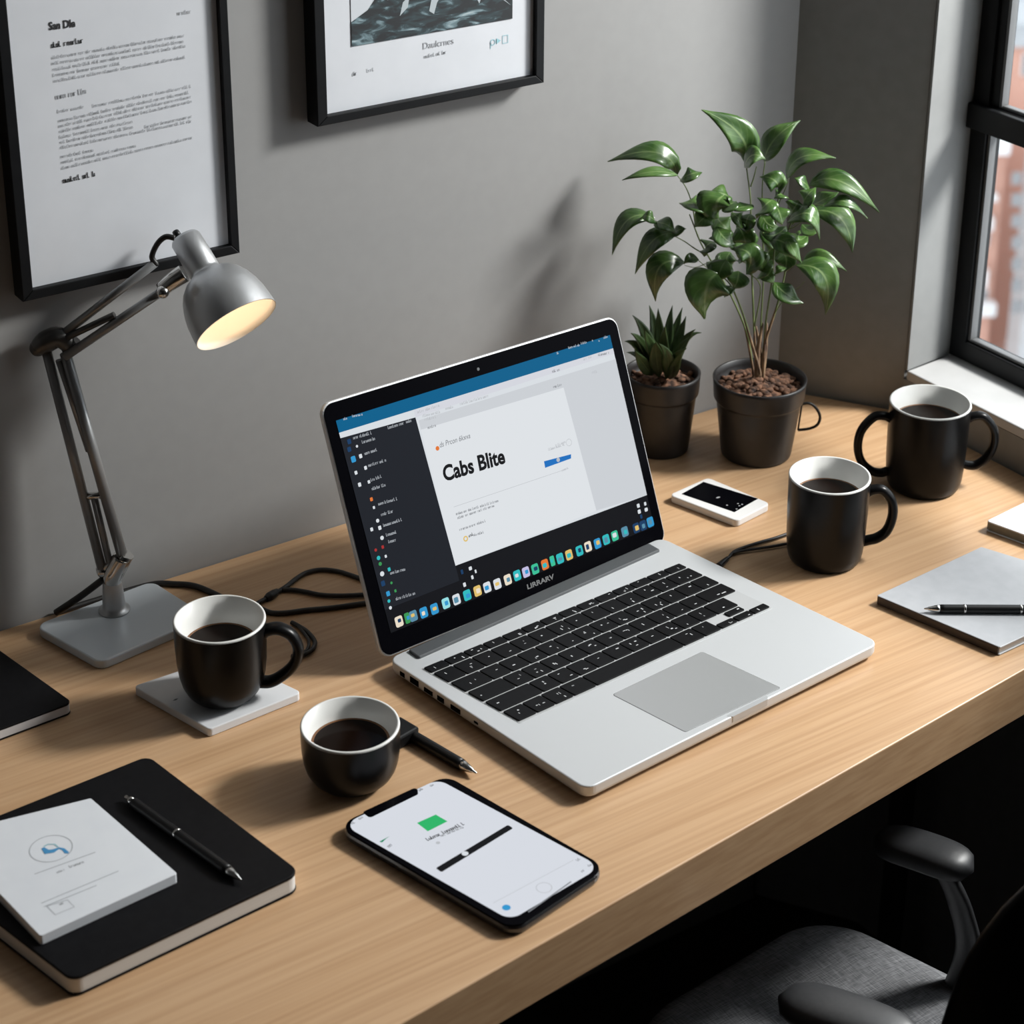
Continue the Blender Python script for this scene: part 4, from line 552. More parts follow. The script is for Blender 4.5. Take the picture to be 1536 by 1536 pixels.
ax = L['axis']
ctr = L['open']; p = mpp
prof = [(15, -154), (20, -152.5), (22.5, -148), (23, -120), (23, -94), (22.2, -91), (25, -88), (37, -81), (46, -72), (53, -60), (58, -46), (61.5, -30), (63.2, -12), (63.6, 0)]
m = MB(); m.lathe([(r * p, z * p) for r, z in prof], ctr, 64, True, False, ax); m.build('shade', M_STEEL, lampo)
m = MB(); m.lathe([(63.6 * p, 0.0), (62.4 * p, 0.2 * p), (61.5 * p, -12 * p), (59.5 * p, -30 * p), (56 * p, -46 * p), (50 * p, -60 * p), (43 * p, -72 * p), (34 * p, -79 * p), (12 * p, -84 * p)], ctr, 64, False, True, ax); m.build('shade_lining', M_SHADEIN, lampo)
bc = ctr - ax * (52 * p)
m = MB(); m.ball(bc, 17 * p); m.lathe([(9 * p, -32 * p), (9 * p, -14 * p)], bc, 20, True, True, ax); m.build('bulb', M_BULB, lampo)
m = MB(); m.lathe([(4 * p, -164 * p), (5 * p, -163 * p), (5.5 * p, -153.5 * p)], ctr - dx * (8 * p), 16, True, True, ax); m.build('cable_gland', M_BLKP, lampo); m = MB(); m.tube([L['cb0'], L['cb0'] - dx * .008 + UP * .001, L['cb1'], L['cb2'], L['cb3'], L['uA1'] - dx * .004], .0026, 10); m.build('head_cable', M_CORD, lampo)
cd = [V(x) for x in lamp['cord']]
for c in cd: c.y = min(c.y, -.005)
m = MB(); m.tube([L['cordA'], L['cordA'] * .5 + cd[0] * .5 - UP * .001, cd[0]], .0034, 12); m.tube([cd[0], cd[1], cd[2], cd[3], cd[4], cd[5], cd[6]], .0030, 10); m.build('cord', M_CORD, lampo)
pl = bpy.data.lights.new('lamp_bulb_light', 'POINT'); pl.energy = 0.05; pl.color = (1.0, 0.80, 0.58); pl.shadow_soft_size = 0.012
plo = bpy.data.objects.new('lamp_bulb_light', pl); C.objects.link(plo); plo.parent = lampo; plo.location = ctr - ax * (24 * p) - lampo.location

# ------------------------------------------------------------------ laptop
lap = laptop['q']; lz = laptop['z']; lapo = thing('laptop', (sum(p[0] for p in lap) / 4, sum(p[1] for p in lap) / 4, ZT), 'open silver laptop with a lit screen in the middle of the desk', 'laptop')
m = MB(); m.slab(ccw(lap), ZT + .0035, lz, 0.011, 0.0012, bevb=0.004); m.build('base', M_ALU, lapo)
for u, v in ((.06, .08), (.94, .08), (.94, .93), (.06, .93)):
    x, y = bil(lap, u, v); m = MB(); m.lathe([(.006, .0001), (.006, .0042)], (x, y, ZT), 16); m.build('rubber_foot', M_BLKP, lapo)
def lz_(u, v, e=0.0): x, y = bil(lap, u, v); return V((x, y, lz + e))
m = MB(); m.slab(ccw([tuple(lz_(*p)[:2]) for p in ((.062, .012), (.940, .012), (.936, .074), (.060, .074))]), lz - .004, lz + .0026, 0.002, 0.0012); m.build('hinge_cover', M_ALUD, lapo)
# ports along the left edge
eL = (V(lap[3]) - V(lap[0])); nL = V((-eL.y, eL.x)).normalized(); nL = nL if nL.x < 0 else -nL
ports = ((.07, .025, .0045), (.125, .045, .0060), (.20, .045, .0045), (.27, .035, .0050), (.34, .05, .0048))
for i, (a, w, h) in enumerate(ports):
    c0 = V(lap[0]) + eL * a; c1 = V(lap[0]) + eL * (a + w)
    m = MB(); m.slab(ccw([tuple(c0 + nL * .0004), tuple(c1 + nL * .0004), tuple(c1 - nL * .003), tuple(c0 - nL * .003)]), lz - .0085, lz - .0085 + h, 0, 0.0); m.build('port', M_BLKG, lapo)
c0 = V(lap[0]) + eL * .46; m = MB(); m.slab(ccw([tuple(c0 + nL * .0004), tuple(c0 + eL * .02 + nL * .0004), tuple(c0 + eL * .02 - nL * .003), tuple(c0 - nL * .003)]), lz - .007, lz - .005); m.build('port', M_BLKG, lapo)
# front notch
m = MB(); m.slab(ccw([tuple(lz_(u, v)[:2]) for u, v in ((.456, .9835), (.60, .9835), (.588, 1.0015), (.468, 1.0015))]), lz - .006, lz + .0002, 0.001, 0.0); m.build('thumb_notch', mat('notch_aluminium', (0.50, 0.51, 0.52, 1), 0.4, 0.35), lapo)
# trackpad
tpq = [tuple(lz_(*p)[:2]) for p in tp]
m = MB(); m.slab(ccw(tpq), lz - .001, lz + .00025, 0.0025, 0.0001); m.build('trackpad', brushed(mat('trackpad_glass', (0.54, 0.55, 0.56, 1), 0.34, 0.6), 900, .04), lapo)
cc = V((sum(x for x, y in tpq) / 4, sum(y for x, y in tpq) / 4))
m = MB(); m.slab(ccw([tuple(cc + (V(x) - cc) * 1.008) for x in tpq]), lz - .001, lz + .0001, 0.0025, 0.0); m.build('trackpad_groove', mat('dark_groove', (0.12, 0.12, 0.125, 1), 0.5), lapo)
# keyboard
def kuv(u, v): a = bil(kb, u, v); return tuple(lz_(a[0], a[1])[:2])
kbo = MB(); kbo.slab(ccw([kuv(-.003, -.01), kuv(1.003, -.01), kuv(1.003, 1.01), kuv(-.003, 1.01)]), lz - .002, lz + .0002, 0.003); kbo = kbo.build('keyboard', mat('key_bed', (0.56, 0.57, 0.58, 1), 0.45, 0.35), lapo)
rows = [[1.036] * 14, [1] * 13 + [1.5], [1.5] + [1] * 13, [1.8] + [1] * 11 + [1.7], [2.3] + [1] * 10 + [1.3, -.9], [1, 1, 1, 1.25, 5, 1.25, 1]]
vy = [0, .105, .285, .463, .641, .82, 1.0]; leg = MB(); rk = random.Random(2); legends = []
def key(u0, u1, v0, v1):
    g, gv = .0024, .0095
    q = [kuv(u0 + g, v0 + gv), kuv(u1 - g, v0 + gv), kuv(u1 - g, v1 - gv), kuv(u0 + g, v1 - gv)]
    m = MB(); m.slab(ccw(q), lz + .0002, lz + .0016, 0.0012, 0.0004, seg=3); m.build('key', M_KEY, kbo)
    w = (u1 - u0); hgt = v1 - v0
    for k in range(1 if w > .12 else rk.randint(1, 3)):
        a = u0 + w * (.3 + .4 * rk.random()) if w < .12 else u0 + w * .12; b = v0 + hgt * (.3 + .45 * rk.random()); legends.append((a, b, .004 + .007 * rk.random(), .012 + .02 * rk.random()))
for r, row in enumerate(rows):
    x = 0.0; T = 14.5
    for k, w in enumerate(row):
        if w > 0 and not (r == 5 and k == 4): key(x / T, (x + w) / T, vy[r], vy[r + 1])
        elif r == 5 and k == 4:
            q = [kuv(x / T + .0024, vy[r] + .0095), kuv((x + w) / T - .0024, vy[r] + .0095), kuv((x + w) / T - .0024, .9905), kuv(x / T + .0024, .9905)]
            m = MB(); m.slab(ccw(q), lz + .0002, lz + .0016, 0.0012, 0.0004, seg=3); m.build('space_bar', M_KEY, kbo)
        x += abs(w)
x = 11.5 / 14.5; d_ = 1 / 14.5
key(x, x + d_, .91, 1.0); key(x + d_, x + 2 * d_, .82, .905); key(x + d_, x + 2 * d_, .91, 1.0); key(x + 2 * d_, 1.0, .91, 1.0)
m = MB().use(mat('key_legend_print', (0.55, 0.56, 0.58, 1), 0.6))
for a, b, w, h in legends:
    q = [kuv(a, b), kuv(a + w, b), kuv(a + w, b + h), kuv(a, b + h)]; P = [V((x, y, lz + .0017)) for x, y in q]
    if rk.random() < .5: m.face([P[0], P[1], P[1] * .6 + P[2] * .4, P[0] * .6 + P[3] * .4])
    else: m.face([P[0], P[0] * .65 + P[1] * .35, P[3] * .65 + P[2] * .35, P[3]])
m.build('key_markings', None, kbo, fix=False)
# lid
O, EX, EU, EN = [V(lid[k]) for k in ('o', 'ex', 'up', 'n')]
LX = lambda x, y, z: O + EX * x + EU * y + EN * z
lq = [tuple(p) for p in lid['q']]
m = MB(); m.slab(ccw(lq), -.0062, -.0006, 0.012, 0.0012, xf=LX); lido = m.build('lid', M_ALU, lapo)
m = MB(); m.slab(outline(ccw(lq), .0016, 0.0, 0), -.0006, .0, 0.0108, 0.0, xf=LX); bez = m.build('bezel', M_BLKG, lapo)
q = lid['scr']
def sp(uv, e=0.0):                                   # uv of the display, v up
    u, v = uv; a = bil([q[0], q[1], q[2], q[3]], u, 1 - v); return LX(a[0], a[1], .0003 + e)
m = MB(); E1, E2, E3, E4 = .0001, .0002, .0003, .0004
def poly(k, pts, e): m.use(S_[k]); m.face([sp(p, e) for p in pts])
def lerp(a, b, t): return (a[0] + (b[0] - a[0]) * t, a[1] + (b[1] - a[1]) * t)
poly('dk2', [(0, 0), (1, 0), (1, 1), (0, 1)], 0)
G_ = G; vb = (G_['barBL'][1] + G_['barBR'][1]) / 2
poly('blue', [(0, G_['barBL'][1]), (1, G_['barBR'][1]), (1, 1), (0, 1)], E1)
sr, dr = G_['sideTR'], G_['docBR']; sb = G_['sideBR']
poly('w', [(0, G_['sideTL'][1]), (sr[0], sr[1]), (sb[0], sb[1]), (1, dr[1]), (1, G_['barBR'][1]), (0, G_['barBL'][1])], E1)
poly('dark', [(0, 0.11), (sb[0], 0.11), (sb[0], sb[1]), (sr[0], sr[1]), (0, G_['sideTL'][1])], E1)
ct, cr, cb = G_['cardTL'], G_['cardTR'], G_['cardBR']
poly('bar', [(sr[0], sr[1]), lerp(sr, (1, sr[1]), 1.0), (1, G_['barBR'][1]), (sr[0], vb)], E2)
poly('mid', [(ct[0], ct[1]), (cr[0], cr[1]), (1, cr[1] + .02), (1, cr[1] + .055), (ct[0], ct[1] + .045)], E3)
poly('mid', [(cr[0], cr[1]), (cb[0], cb[1]), (1, dr[1]), (1, cr[1] + .02)], E2)
poly('card', [(ct[0], ct[1]), (cr[0], cr[1]), (cb[0], cb[1]), (sb[0], sb[1])], E3)
m.use(S_['ink']); tl, tr = G_['title']; text(m, 'Cabs Blite', sp(tl, E4), sp(tr, E4), EN, 1.12, 0.034)
m.use(S_['gr']); a, b = G_['sub']; text(m, 'ds Prcon 6kxva', sp(lerp(a, b, .14), E4), sp(b, E4), EN, 1.2, 0.004, 0.25); m.use(S_['o']); disc(m, sp(lerp(a, b, .07), E4), EX, EU, .0022, 10)
poly('btn', [lerp(p, p, 0) for p in G_['btn']], E4)
m.use(S_['lg']); disc(m, sp(lerp(G_['btn'][0], G_['btn'][2], .52), .0005), EX, EU, .0022, 12)
def ruled(a, b, w, k): m.use(S_[k]); A, B = sp(a, E4), sp(b, E4); s = EU * w; m.face([A - s, B - s, B + s, A + s])
ruled(*G_['rule'], .00018, 'lg')
for i, (a, b) in enumerate(G_['para']): m.use(S_['gr']); scribble(m, sp(a, E4), sp(b, E4), EN, .0026, 40 + i, 1.1)
m.use(S_['y']); disc(m, sp(G_['orange'], E4), EX, EU, .0028, 14, .0015); m.use(S_['ink']); scribble(m, sp((G_['orange'][0] + .012, G_['orange'][1]), E4), sp((G_['orange'][0] + .03, G_['orange'][1] + .003), E4), EN, .003, 9, 1.5)
for i, (a, b) in enumerate(G_['small']): m.use(S_['lg']); scribble(m, sp(a, E4), sp(b, E4), EN, .0026, 50 + i)
disc(m, sp(G_['ring'], E4), EX, EU, .0036, 16, .0032)
for i, (a, b) in enumerate(G_['top']): m.use(S_['gr' if i in (6, 7, 5, 8) else 'lg']); scribble(m, sp(a, E4), sp(b, E4), EN, .0028, 60 + i)
for i, (a, b) in enumerate(G_['bartxt']): m.use(S_['wt']); scribble(m, sp(a, E4), sp(b, E4), EN, .0024, 80 + i)
for i, (a, b) in enumerate(G_['sidetxt']): m.use(S_['sd']); scribble(m, sp(a, E4), sp(b, E4), EN, .0030, 100 + i, 1.15)
def icon(c, k, w, h, e=E4):
    P = sp(c, e); m.use(S_[k]); r = .22 * w
    ol = outline([(-w / 2, -h / 2), (w / 2, -h / 2), (w / 2, h / 2), (-w / 2, h / 2)], 0, r, 3); m.face([P + EX * x + EU * y for x, y in ol])
ri = random.Random(5)
for c, k, s in G_['sideico']:
    if ri.random() < .45: m.use(S_[k]); disc(m, sp(c, E4), EX, EU, .0018 * s, 14)
    else: icon(c, k, .0033 * s, .0038 * s)
for i, (c, k) in enumerate(G_['dock']):
    w = .0086 if i not in (1, 16) else .0055; icon(c, k, w, .0100)
    k2 = ri.choice([x for x in 'wnbtcys' if x != k]); icon((c[0] + ri.uniform(-.003, .003), c[1] + ri.uniform(-.004, .004)), k2, w * ri.uniform(.4, .6), .0100 * ri.uniform(.3, .55), .0005)
for c, k in G_['desk']: icon(c, k, .002 + .0025 * ri.random(), .002 + .0025 * ri.random())
m.build('screen_image', None, bez, fix=False)
m = MB().use(mat('silver_lettering', (0.16, 0.16, 0.165, 1), 0.5))
bc0 = bil(q, .485, 1); bc1 = bil(q, .60, 1); text(m, 'LIRRARV', LX(bc0[0], .0082, .0004), LX(bc1[0] - .004, .0074, .0004), EN, .75, 0.03); m.build('brand_lettering', None, bez, fix=False)
m = MB(); tp_ = bil(q, .5, 0); disc(m, LX(tp_[0], tp_[1] + .0065, .0003), EX, EU, .0016, 14); m.use(M_ALUD); m.build('webcam', M_ALUD, bez, fix=False)

# ------------------------------------------------------------------ cups of coffee
def cup(name, P, z0, prof, label, handles, fill, rim=.0026, crema=.0022):
    x, y, h, R = P; t = thing(name, (x, y, z0), label, 'mug', 'black coffee mugs on the desk')
    m = MB(); m.lathe([(r * R, z * h) for r, z in prof], (x, y, z0 + .0002), 72, True, False); m.build('body', M_MUG, t)
    inner = []
    for r, z in prof[::-1]:
        if z * h > .009: inner.append((max(r * R - rim - (1 - z) * .019, .003), z * h))
    inner[0] = (R - rim, h + .0006); lo = inner[-1]
    m = MB(); m.lathe([(R + .0001, h - .0006), (R - .0003, h + .0006), (R - rim * .5, h + .0011)] + inner + [(lo[0] * .8, lo[1] - .002), (.004, lo[1] - .003)], (x, y, z0 + .0002), 72, False, True); m.build('lining', M_MUGIN, t)
    zl = h * fill; rr = [r for r, z in zip(*[(a) for a in (list(zip(*prof))[0], list(zip(*prof))[1])])]
    def rad(z):
        for (r0, z0_), (r1, z1_) in zip(prof, prof[1:]):
            if z0_ * h <= z <= z1_ * h: return R * (r0 + (r1 - r0) * ((z - z0_ * h) / max(1e-6, (z1_ - z0_) * h)))
        return R
    rc = rad(zl) - rim - (1 - fill) * .019 - .0001
    m = MB().use(M_COFFEE); disc(m, (x, y, z0 + zl + .0002), (1, 0, 0), (0, 1, 0), rc - crema, 64); m.use(M_CREMA); disc(m, (x, y, z0 + zl + .0002), (1, 0, 0), (0, 1, 0), rc, 64, rc - crema); m.build('coffee', None, t, fix=False)
    for (dr, pts, rd, el) in handles:
        d = V((dr[0], dr[1], 0)).normalized(); m = MB()
        m.tube([V((x, y, z0)) + d * (a * R) + UP * (b * h) for a, b in pts], rd, 14, 8, el, (-d.y, d.x, 0)); m.build('handle', M_MUG, t)
    return t
RTv = (.8255, -.5644)
CYL = [(.80, 0), (.855, .012), (.90, .05), (.935, .12), (.965, .3), (.985, .6), (1.0, 1.0)]
RND = [(.52, 0), (.61, .012), (.71, .045), (.81, .11), (.89, .20), (.945, .32), (.978, .48), (.995, .7), (1.0, 1.0)]
BOWL = [(.53, 0), (.63, .015), (.74, .06), (.84, .14), (.915, .25), (.96, .38), (.99, .56), (1.0, .78), (1.0, 1.0)]
cup('mug', mugleft, ZT + .0087, RND, 'black mug of coffee standing on a white square coaster', [(RTv, [(.93, .82), (1.05, .87), (1.28, .885), (1.55, .80), (1.68, .62), (1.58, .42), (1.32, .27), (1.04, .18), (.78, .18)], [.0062, .0066, .0066, .0064, .0062, .0062, .0062, .0064, .0066], (1.15, .8))], .70)
cup('mug', mugsmall, ZT, BOWL, 'small handleless black cup of coffee near the large phone', [], .70)
cup('mug', mugmid, ZT, CYL, 'tall single-handled black mug of coffee beside the silver laptop', [(RTv, [(.94, .80), (1.08, .835), (1.32, .83), (1.56, .70), (1.61, .52), (1.50, .34), (1.28, .25), (1.06, .22), (.90, .20)], [.0058] * 9, (1.1, .85))], .78)
cup('mug', mugtwo, ZT, CYL, 'black two-handled mug of coffee near the window sill', [((RTv[0], RTv[1]), [(.94, .80), (1.10, .84), (1.36, .83), (1.62, .68), (1.66, .50), (1.52, .34), (1.28, .25), (1.08, .245), (.92, .27)], [.0055] * 9, (1.1, .85)), ((-RTv[0], -RTv[1]), [(.94, .80), (1.10, .835), (1.36, .82), (1.64, .66), (1.70, .46), (1.58, .28), (1.32, .17), (1.08, .145), (.92, .17)], [.0055] * 9, (1.1, .85))], .80)

# ------------------------------------------------------------------ flat things on the desk
def flat(name, Q, z0, label, cat, group=None):
    q = Q['q']; return thing(name, (sum(p[0] for p in q) / 4, sum(p[1] for p in q) / 4, z0), label, cat, group), q
def toward(q, k): c = V((sum(p[0] for p in q) / 4, sum(p[1] for p in q) / 4)); return [tuple(c + (V(p) - c) * k) for p in q]
m = MB(); q = coaster['q']; m.slab(ccw(q), ZT + .0002, coaster['z'], 0.004, 0.001); o = m.build('coaster', M_WHITEC, loc=(sum(p[0] for p in q) / 4, sum(p[1] for p in q) / 4, ZT)); tag(o, 'white square stone coaster with grey flecks under a black mug', 'coaster')
m = MB().use(mat('grey_fleck', (0.13, 0.14, 0.16, 1), 0.5))
for u, v in ((.12, .42), (.80, .62)):
    x, y = bil(q, u, v); m.face([V((x - .003, y, coaster['z'] + .0001)), V((x, y - .0012, coaster['z'] + .0001)), V((x + .003, y + .0006, coaster['z'] + .0001)), V((x, y + .0014, coaster['z'] + .0001))])
m.build('fleck', None, o, fix=False)

def book(name, Q, covm, pagem, label, cat, rad, th, group=None, cov=.0022, inset=.0016, spine=None):
    t, q = flat(name, Q, ZT, label, cat, group); z1 = Q['z']
    m = MB(); m.slab(ccw(q), z1 - cov, z1, rad, cov * .35); m.build('front_cover', covm, t)
    m = MB(); m.slab(ccw(q), ZT + .0002, ZT + .0002 + cov * .8, rad, cov * .3); m.build('back_cover', covm, t)
    m = MB(); m.slab(outline(ccw(q), inset, 0, 0), ZT + .0002 + cov * .8, z1 - cov, max(rad - inset, .0005)); m.build('pages', pagem, t)
    if spine:
        a, b = V(q[spine[0]]), V(q[spine[1]]); d = (b - a).normalized(); n = V((-d.y, d.x)); c = V((sum(p[0] for p in q) / 4, sum(p[1] for p in q) / 4)); n = n if n.dot(c - a) > 0 else -n
        m = MB(); m.slab(ccw([tuple(a - n * .0006 + d * rad), tuple(b - n * .0006 - d * rad), tuple(b + n * .0022 - d * rad), tuple(a + n * .0022 + d * rad)]), ZT + .0004, z1 - .0004, 0, .0008); m.build('spine', spine[2], t)
    return t, q
book('notebook', blacknb, M_NBLK, M_PAGES, 'large black hardcover notebook lying under a white notepad and pen', 'notebook', .010, .0175, 'notebooks on the desk', .0030, .0006)
book('notebook', blackbook, M_NBLK, mat('white_page_block', (0.62, 0.62, 0.64, 1), 0.6), 'black notebook with white page edges in front of the lamp base', 'notebook', .006, .012, 'notebooks on the desk', .0022, .0004)
book('notebook', greynb, M_NGREY, M_PAGES, 'grey notebook with a dark spine and a pen lying on it', 'notebook', .0015, .0095, 'notebooks on the desk', .0020, .0016, (3, 2, M_NBROWN))
book('notebook', whitebook, M_WHT, M_NOLIVE, 'white-covered notebook with olive spine by the desk end under the window', 'notebook', .003, .012, 'notebooks on the desk', .0016, .0010, (0, 3, M_NOLIVE))
# white notepad on the black notebook
z0 = blacknb['z']; z1 = notepad['z']; t, q = flat('notepad', notepad, z0, 'white notepad with a blue mark printed, lying on the black notebook', 'notepad')
m = MB(); m.slab(ccw(q), z0 + .0002, z1, 0.002, 0.0004); m.build('pad', M_WHT, t)
P = lambda uv, e=.0001: V((*bil(q, *uv), z1 + e)); D2 = globals()['np']
m = MB().use(M_INKL); c = P(D2['c']); a = P(D2['c2'][0]); b = P(D2['c2'][1]); rx = (b - a) / 2; ry = UP.cross(rx); disc(m, (a + b) / 2, rx, ry, 1.0, 48, .955)
for a, b in D2['lines']: strip(m, [P(a), P(b)], .00045, UP)
m.use(M_INKG); scribble(m, P(D2['txt'][0][0]), P(D2['txt'][0][1]), UP, .0026, 1, 1.2); scribble(m, P(D2['txt'][1][0]), P(D2['txt'][1][1]), UP, .0036, 2, 1.2)
m.use(M_INKL); bx = D2['box']; strip(m, [P(bx[i % 4]) for i in range(5)], .0004, UP); m.use(M_INKG); scribble(m, P(D2['tick']) - V((.002, 0, 0)), P(D2['tick']) + V((.003, .001, 0)), UP, .003, 4, 1.3)
m.use(M_INKB); strip(m, [P(x, .0002) for x in D2['swoosh']], [.0012, .0028, .0022, .0010], UP); strip(m, [P(x, .0002) for x in D2['sw2']], [.0008, .0012, .0016, .0022], UP); m.use(M_INKT); strip(m, [P(x, .0002) for x in D2['arc']], .0006, UP)
m.build('printed_mark', None, t, fix=False)
# large phone
t, q = flat('smartphone', phone, ZT, 'large black smartphone with a lit white screen at the desk front', 'phone', 'phones on the desk'); z1 = phone['z']
m = MB(); m.slab(ccw(q), ZT + .0003, z1 - .0008, .0145, .0028); m.build('case_band', mat('dark_chrome', (0.10, 0.105, 0.115, 1), 0.25, 0.85), t)
m = MB(); m.slab(outline(ccw(q), .0006, 0, 0), z1 - .0012, z1, .014, .0006); m.build('front_glass', M_BLKG, t)
s = ph['scr']; P = lambda uv, e=.0: V((*bil(q, *uv), z1 + .0001 + e))
m = MB().use(S_['ph']); ol = outline(ccw([tuple(P(u)[:2]) for u in s]), 0, .0115, 6); m.face([V((x, y, z1 + .0001)) for x, y in ol])
m.use(M_BLKG); n0, n1 = ph['notch']; b0, b1 = ph['notchb']; up = lambda a, k: (a[0], a[1] - k); ol = ccw([tuple(P(x)[:2]) for x in (up(n0, .002), up(n1, .002), b1, b0)]); m.face([V((x, y, z1 + .0003)) for x, y in outline(ol, 0, .0028, 4)])
E = .0003
m.use(S_['green']); m.face([P(x, E) for x in ph['green']][::-1]); m.use(S_['ink']); ol = ccw([tuple(P(x)[:2]) for x in ph['bar']]); m.face([V((x, y, z1 + .0003)) for x, y in outline(ol, 0, .0014, 3)])
m.use(S_['w']); a = P(ph['apple'], E * 2); disc(m, a, (1, 0, 0), (0, 1, 0), .0028, 14)
m.use(S_['dg']); m.face([P(x, E) for x in ph['leaf']]); m.use(S_['gr'])
for i, (a, b) in enumerate(ph['txt']): m.use(S_['gr' if i else 'ink']); scribble(m, P(a, E), P(b, E), UP, .0042 if i == 0 else .0032, 30 + i, 1.2)
m.use(S_['lg']); disc(m, P(ph['blob'], E), (1, 0, 0), (0, 1, 0), .0018, 10); disc(m, P(ph['ring'], E), (1, 0, 0), (0, 1, 0), .0064, 24, .0058); strip(m, [P(x, E) for x in ph['line']], .00022, UP)
m.use(S_['gr']); strip(m, [P(x, E) for x in ph['home']], .0006, UP); scribble(m, P(ph['sq'], E), P(ph['sq'], E) + V((.006, .002, 0)), UP, .004, 8, 1.3)
for i, x in enumerate(ph['ico']): m.use(S_['ink' if i == 0 else 'gr']); scribble(m, P(x, E), P(x, E) + V((.0045, .0012, 0)), UP, .0028, 200 + i, 1.4)
m.use(S_['b']); disc(m, P(ph['dot'], E), (1, 0, 0), (0, 1, 0), .0034, 14)
m.build('screen', None, t, fix=False)
eb = V(q[3]) - V(q[0]); nb_ = V((-eb.y, eb.x)).normalized(); nb_ = nb_ if nb_.x < 0 else -nb_
for a, w in ((.16, .06), (.27, .09), (.39, .09)):
    c0 = V(q[0]) + eb * a; c1 = V(q[0]) + eb * (a + w); m = MB(); m.slab(ccw([tuple(c0 + nb_ * .0007), tuple(c1 + nb_ * .0007), tuple(c1 - nb_ * .002), tuple(c0 - nb_ * .002)]), ZT + .0035, ZT + .006, 0, .0003); m.build('side_button', M_BLKP, t)
# small white phone
t, q = flat('smartphone', smallphone, ZT, 'small white smartphone with a dark screen behind the laptop', 'phone', 'phones on the desk'); z1 = smallphone['z']
m = MB(); m.slab(ccw(q), ZT + .0003, z1, .006, .0012); m.build('shell', M_PHW, t)
P = lambda uv, e=.0: V((*bil(q, *uv), z1 + .0001 + e))
m = MB(); m.face([P(x) for x in globals()['sp_data']['scr']]); m.use(M_BLKG); m.use(mat('phone_glare', (0.32, 0.32, 0.33, 1), 0.4)); disc(m, P(globals()['sp_data']['blob'], .0001), (1, 0, 0), (0, .5, 0), .0026, 14)
for x in globals()['sp_data']['specks']: disc(m, P(x, .0001), (1, 0, 0), (0, 1, 0), .0011, 8)
m.mats = [M_BLKG, MAT['phone_glare']]
for f in m.bm.faces: f.material_index = 0 if len(f.verts) == 4 else 1
m.build('screen', None, t, fix=False)
# ------------------------------------------------------------------ pens
def pen(a, b, r, label, tip_at_b=True, clip=False, rings_=(.52,), z_up=0.0, cap=None, tail=True):
    a, b = V(a), V(b); d = (b - a).normalized(); Ln = (b - a).length; t = thing('pen', (a + b) / 2 - UP * r, label, 'pen', 'pens on the desk')
    tl = r * 3.6; bl = Ln - tl - (r * 2.2 if tail else 0); s0 = a + d * (r * 2.2 if tail else 0)
    m = MB(); m.lathe([(r * .7, 0), (r * .95, r * .3), (r, r), (r, bl - r), (r * .97, bl)], s0, 24, True, True, d); m.build('barrel', M_BLKP, t)
    m = MB(); m.lathe([(r * .95, 0), (r * .85, tl * .2), (r * .42, tl * .72), (r * .3, tl * .75), (r * .16, tl * .98), (r * .05, tl)], s0 + d * (bl + .0001), 20, True, True, d); m.build('tip', M_CHROME, t)
    if tail: m = MB(); m.lathe([(r * .3, 0), (r * .42, r * .2), (r * .42, r * 1.2), (r * .75, r * 1.5), (r * .75, r * 2.2)], a, 18, True, True, d); m.build('clicker', M_CHROME, t)
    for k in rings_: m = MB(); m.lathe([(r * 1.02, 0), (r * 1.06, r * .1), (r * 1.06, r * .4), (r * 1.02, r * .5)], s0 + d * (bl * k), 24, True, True, d); m.build('ring', M_CHROME, t)
    if clip: m = MB(); m.tube([s0 + d * (r * 2) + UP * (r * 1.0), s0 + d * (r * 3) + UP * (r * 1.45), s0 + d * (bl * .38) + UP * (r * 1.35)], r * .28, 8, 4); m.build('clip', M_BLKP, t)
    return t, d
pen(penA[0], penA[1], .0044, 'slim black pen lying on the large black notebook', rings_=(.47,))
t, d = pen(penB[0], penB[1], .0050, 'black ballpoint pen with metal tip between the handleless cup and laptop', rings_=(.16,), tail=False)
c = V(penBcap[0]) + (V(penBcap[1]) - V(penBcap[0])) * .2; m = MB(); m.box((c.x - .004, c.y - .001, ZT + .0065), (.024, .026, .0125), math.atan2(d.y, d.x), .002); m.build('cap_block', M_BLKP, t)
pen(penC[1], penC[0], .0042, 'black pen with a pointed metal tip lying across the grey notebook', rings_=(.30, .78))
# ------------------------------------------------------------------ cables
zc = ZT + .0026
def flatten(L_, z=zc): return [V((p[0], p[1], z)) for p in L_]
m = MB(); m.tube(flatten(cab['a']), .0024, 10); m.tube(flatten(cab['b'], zc + .0002), .0024, 10); m.tube(flatten(cab['c']), .0026, 10); j = flatten(cab['j']); 
o = m.build('charging_cable', M_CORD, loc=(cab['c'][3][0], cab['c'][3][1], ZT)); tag(o, 'black branching charging cable running behind the laptop', 'cable', 'black cables on the desk')
m = MB(); m.tube([j[0], j[0] * .7 + j[1] * .3, j[0] * .3 + j[1] * .7, j[1]], [.003, .0046, .0042, .003], 12); m.build('splitter', M_BLKP, o)
m = MB(); m.tube(flatten(cab['coil']), .0022, 10); m.tube(flatten(cab['coil2'], zc + .0003), .0016, 10); o = m.build('coiled_cable', M_CORD, loc=(cab['coil'][3][0], cab['coil'][3][1], ZT)); tag(o, 'loop of black cable behind the handle of the coaster mug', 'cable', 'black cables on the desk')
m = MB(); m.tube(flatten(cabR['a']), .0017, 10); m.tube(flatten(cabR['b']), .0015, 10); o = m.build('thin_cable', M_CORD, loc=(cabR['a'][2][0], cabR['a'][2][1], ZT)); tag(o, 'thin black two-strand cable behind the tall single-handled mug', 'cable', 'black cables on the desk')
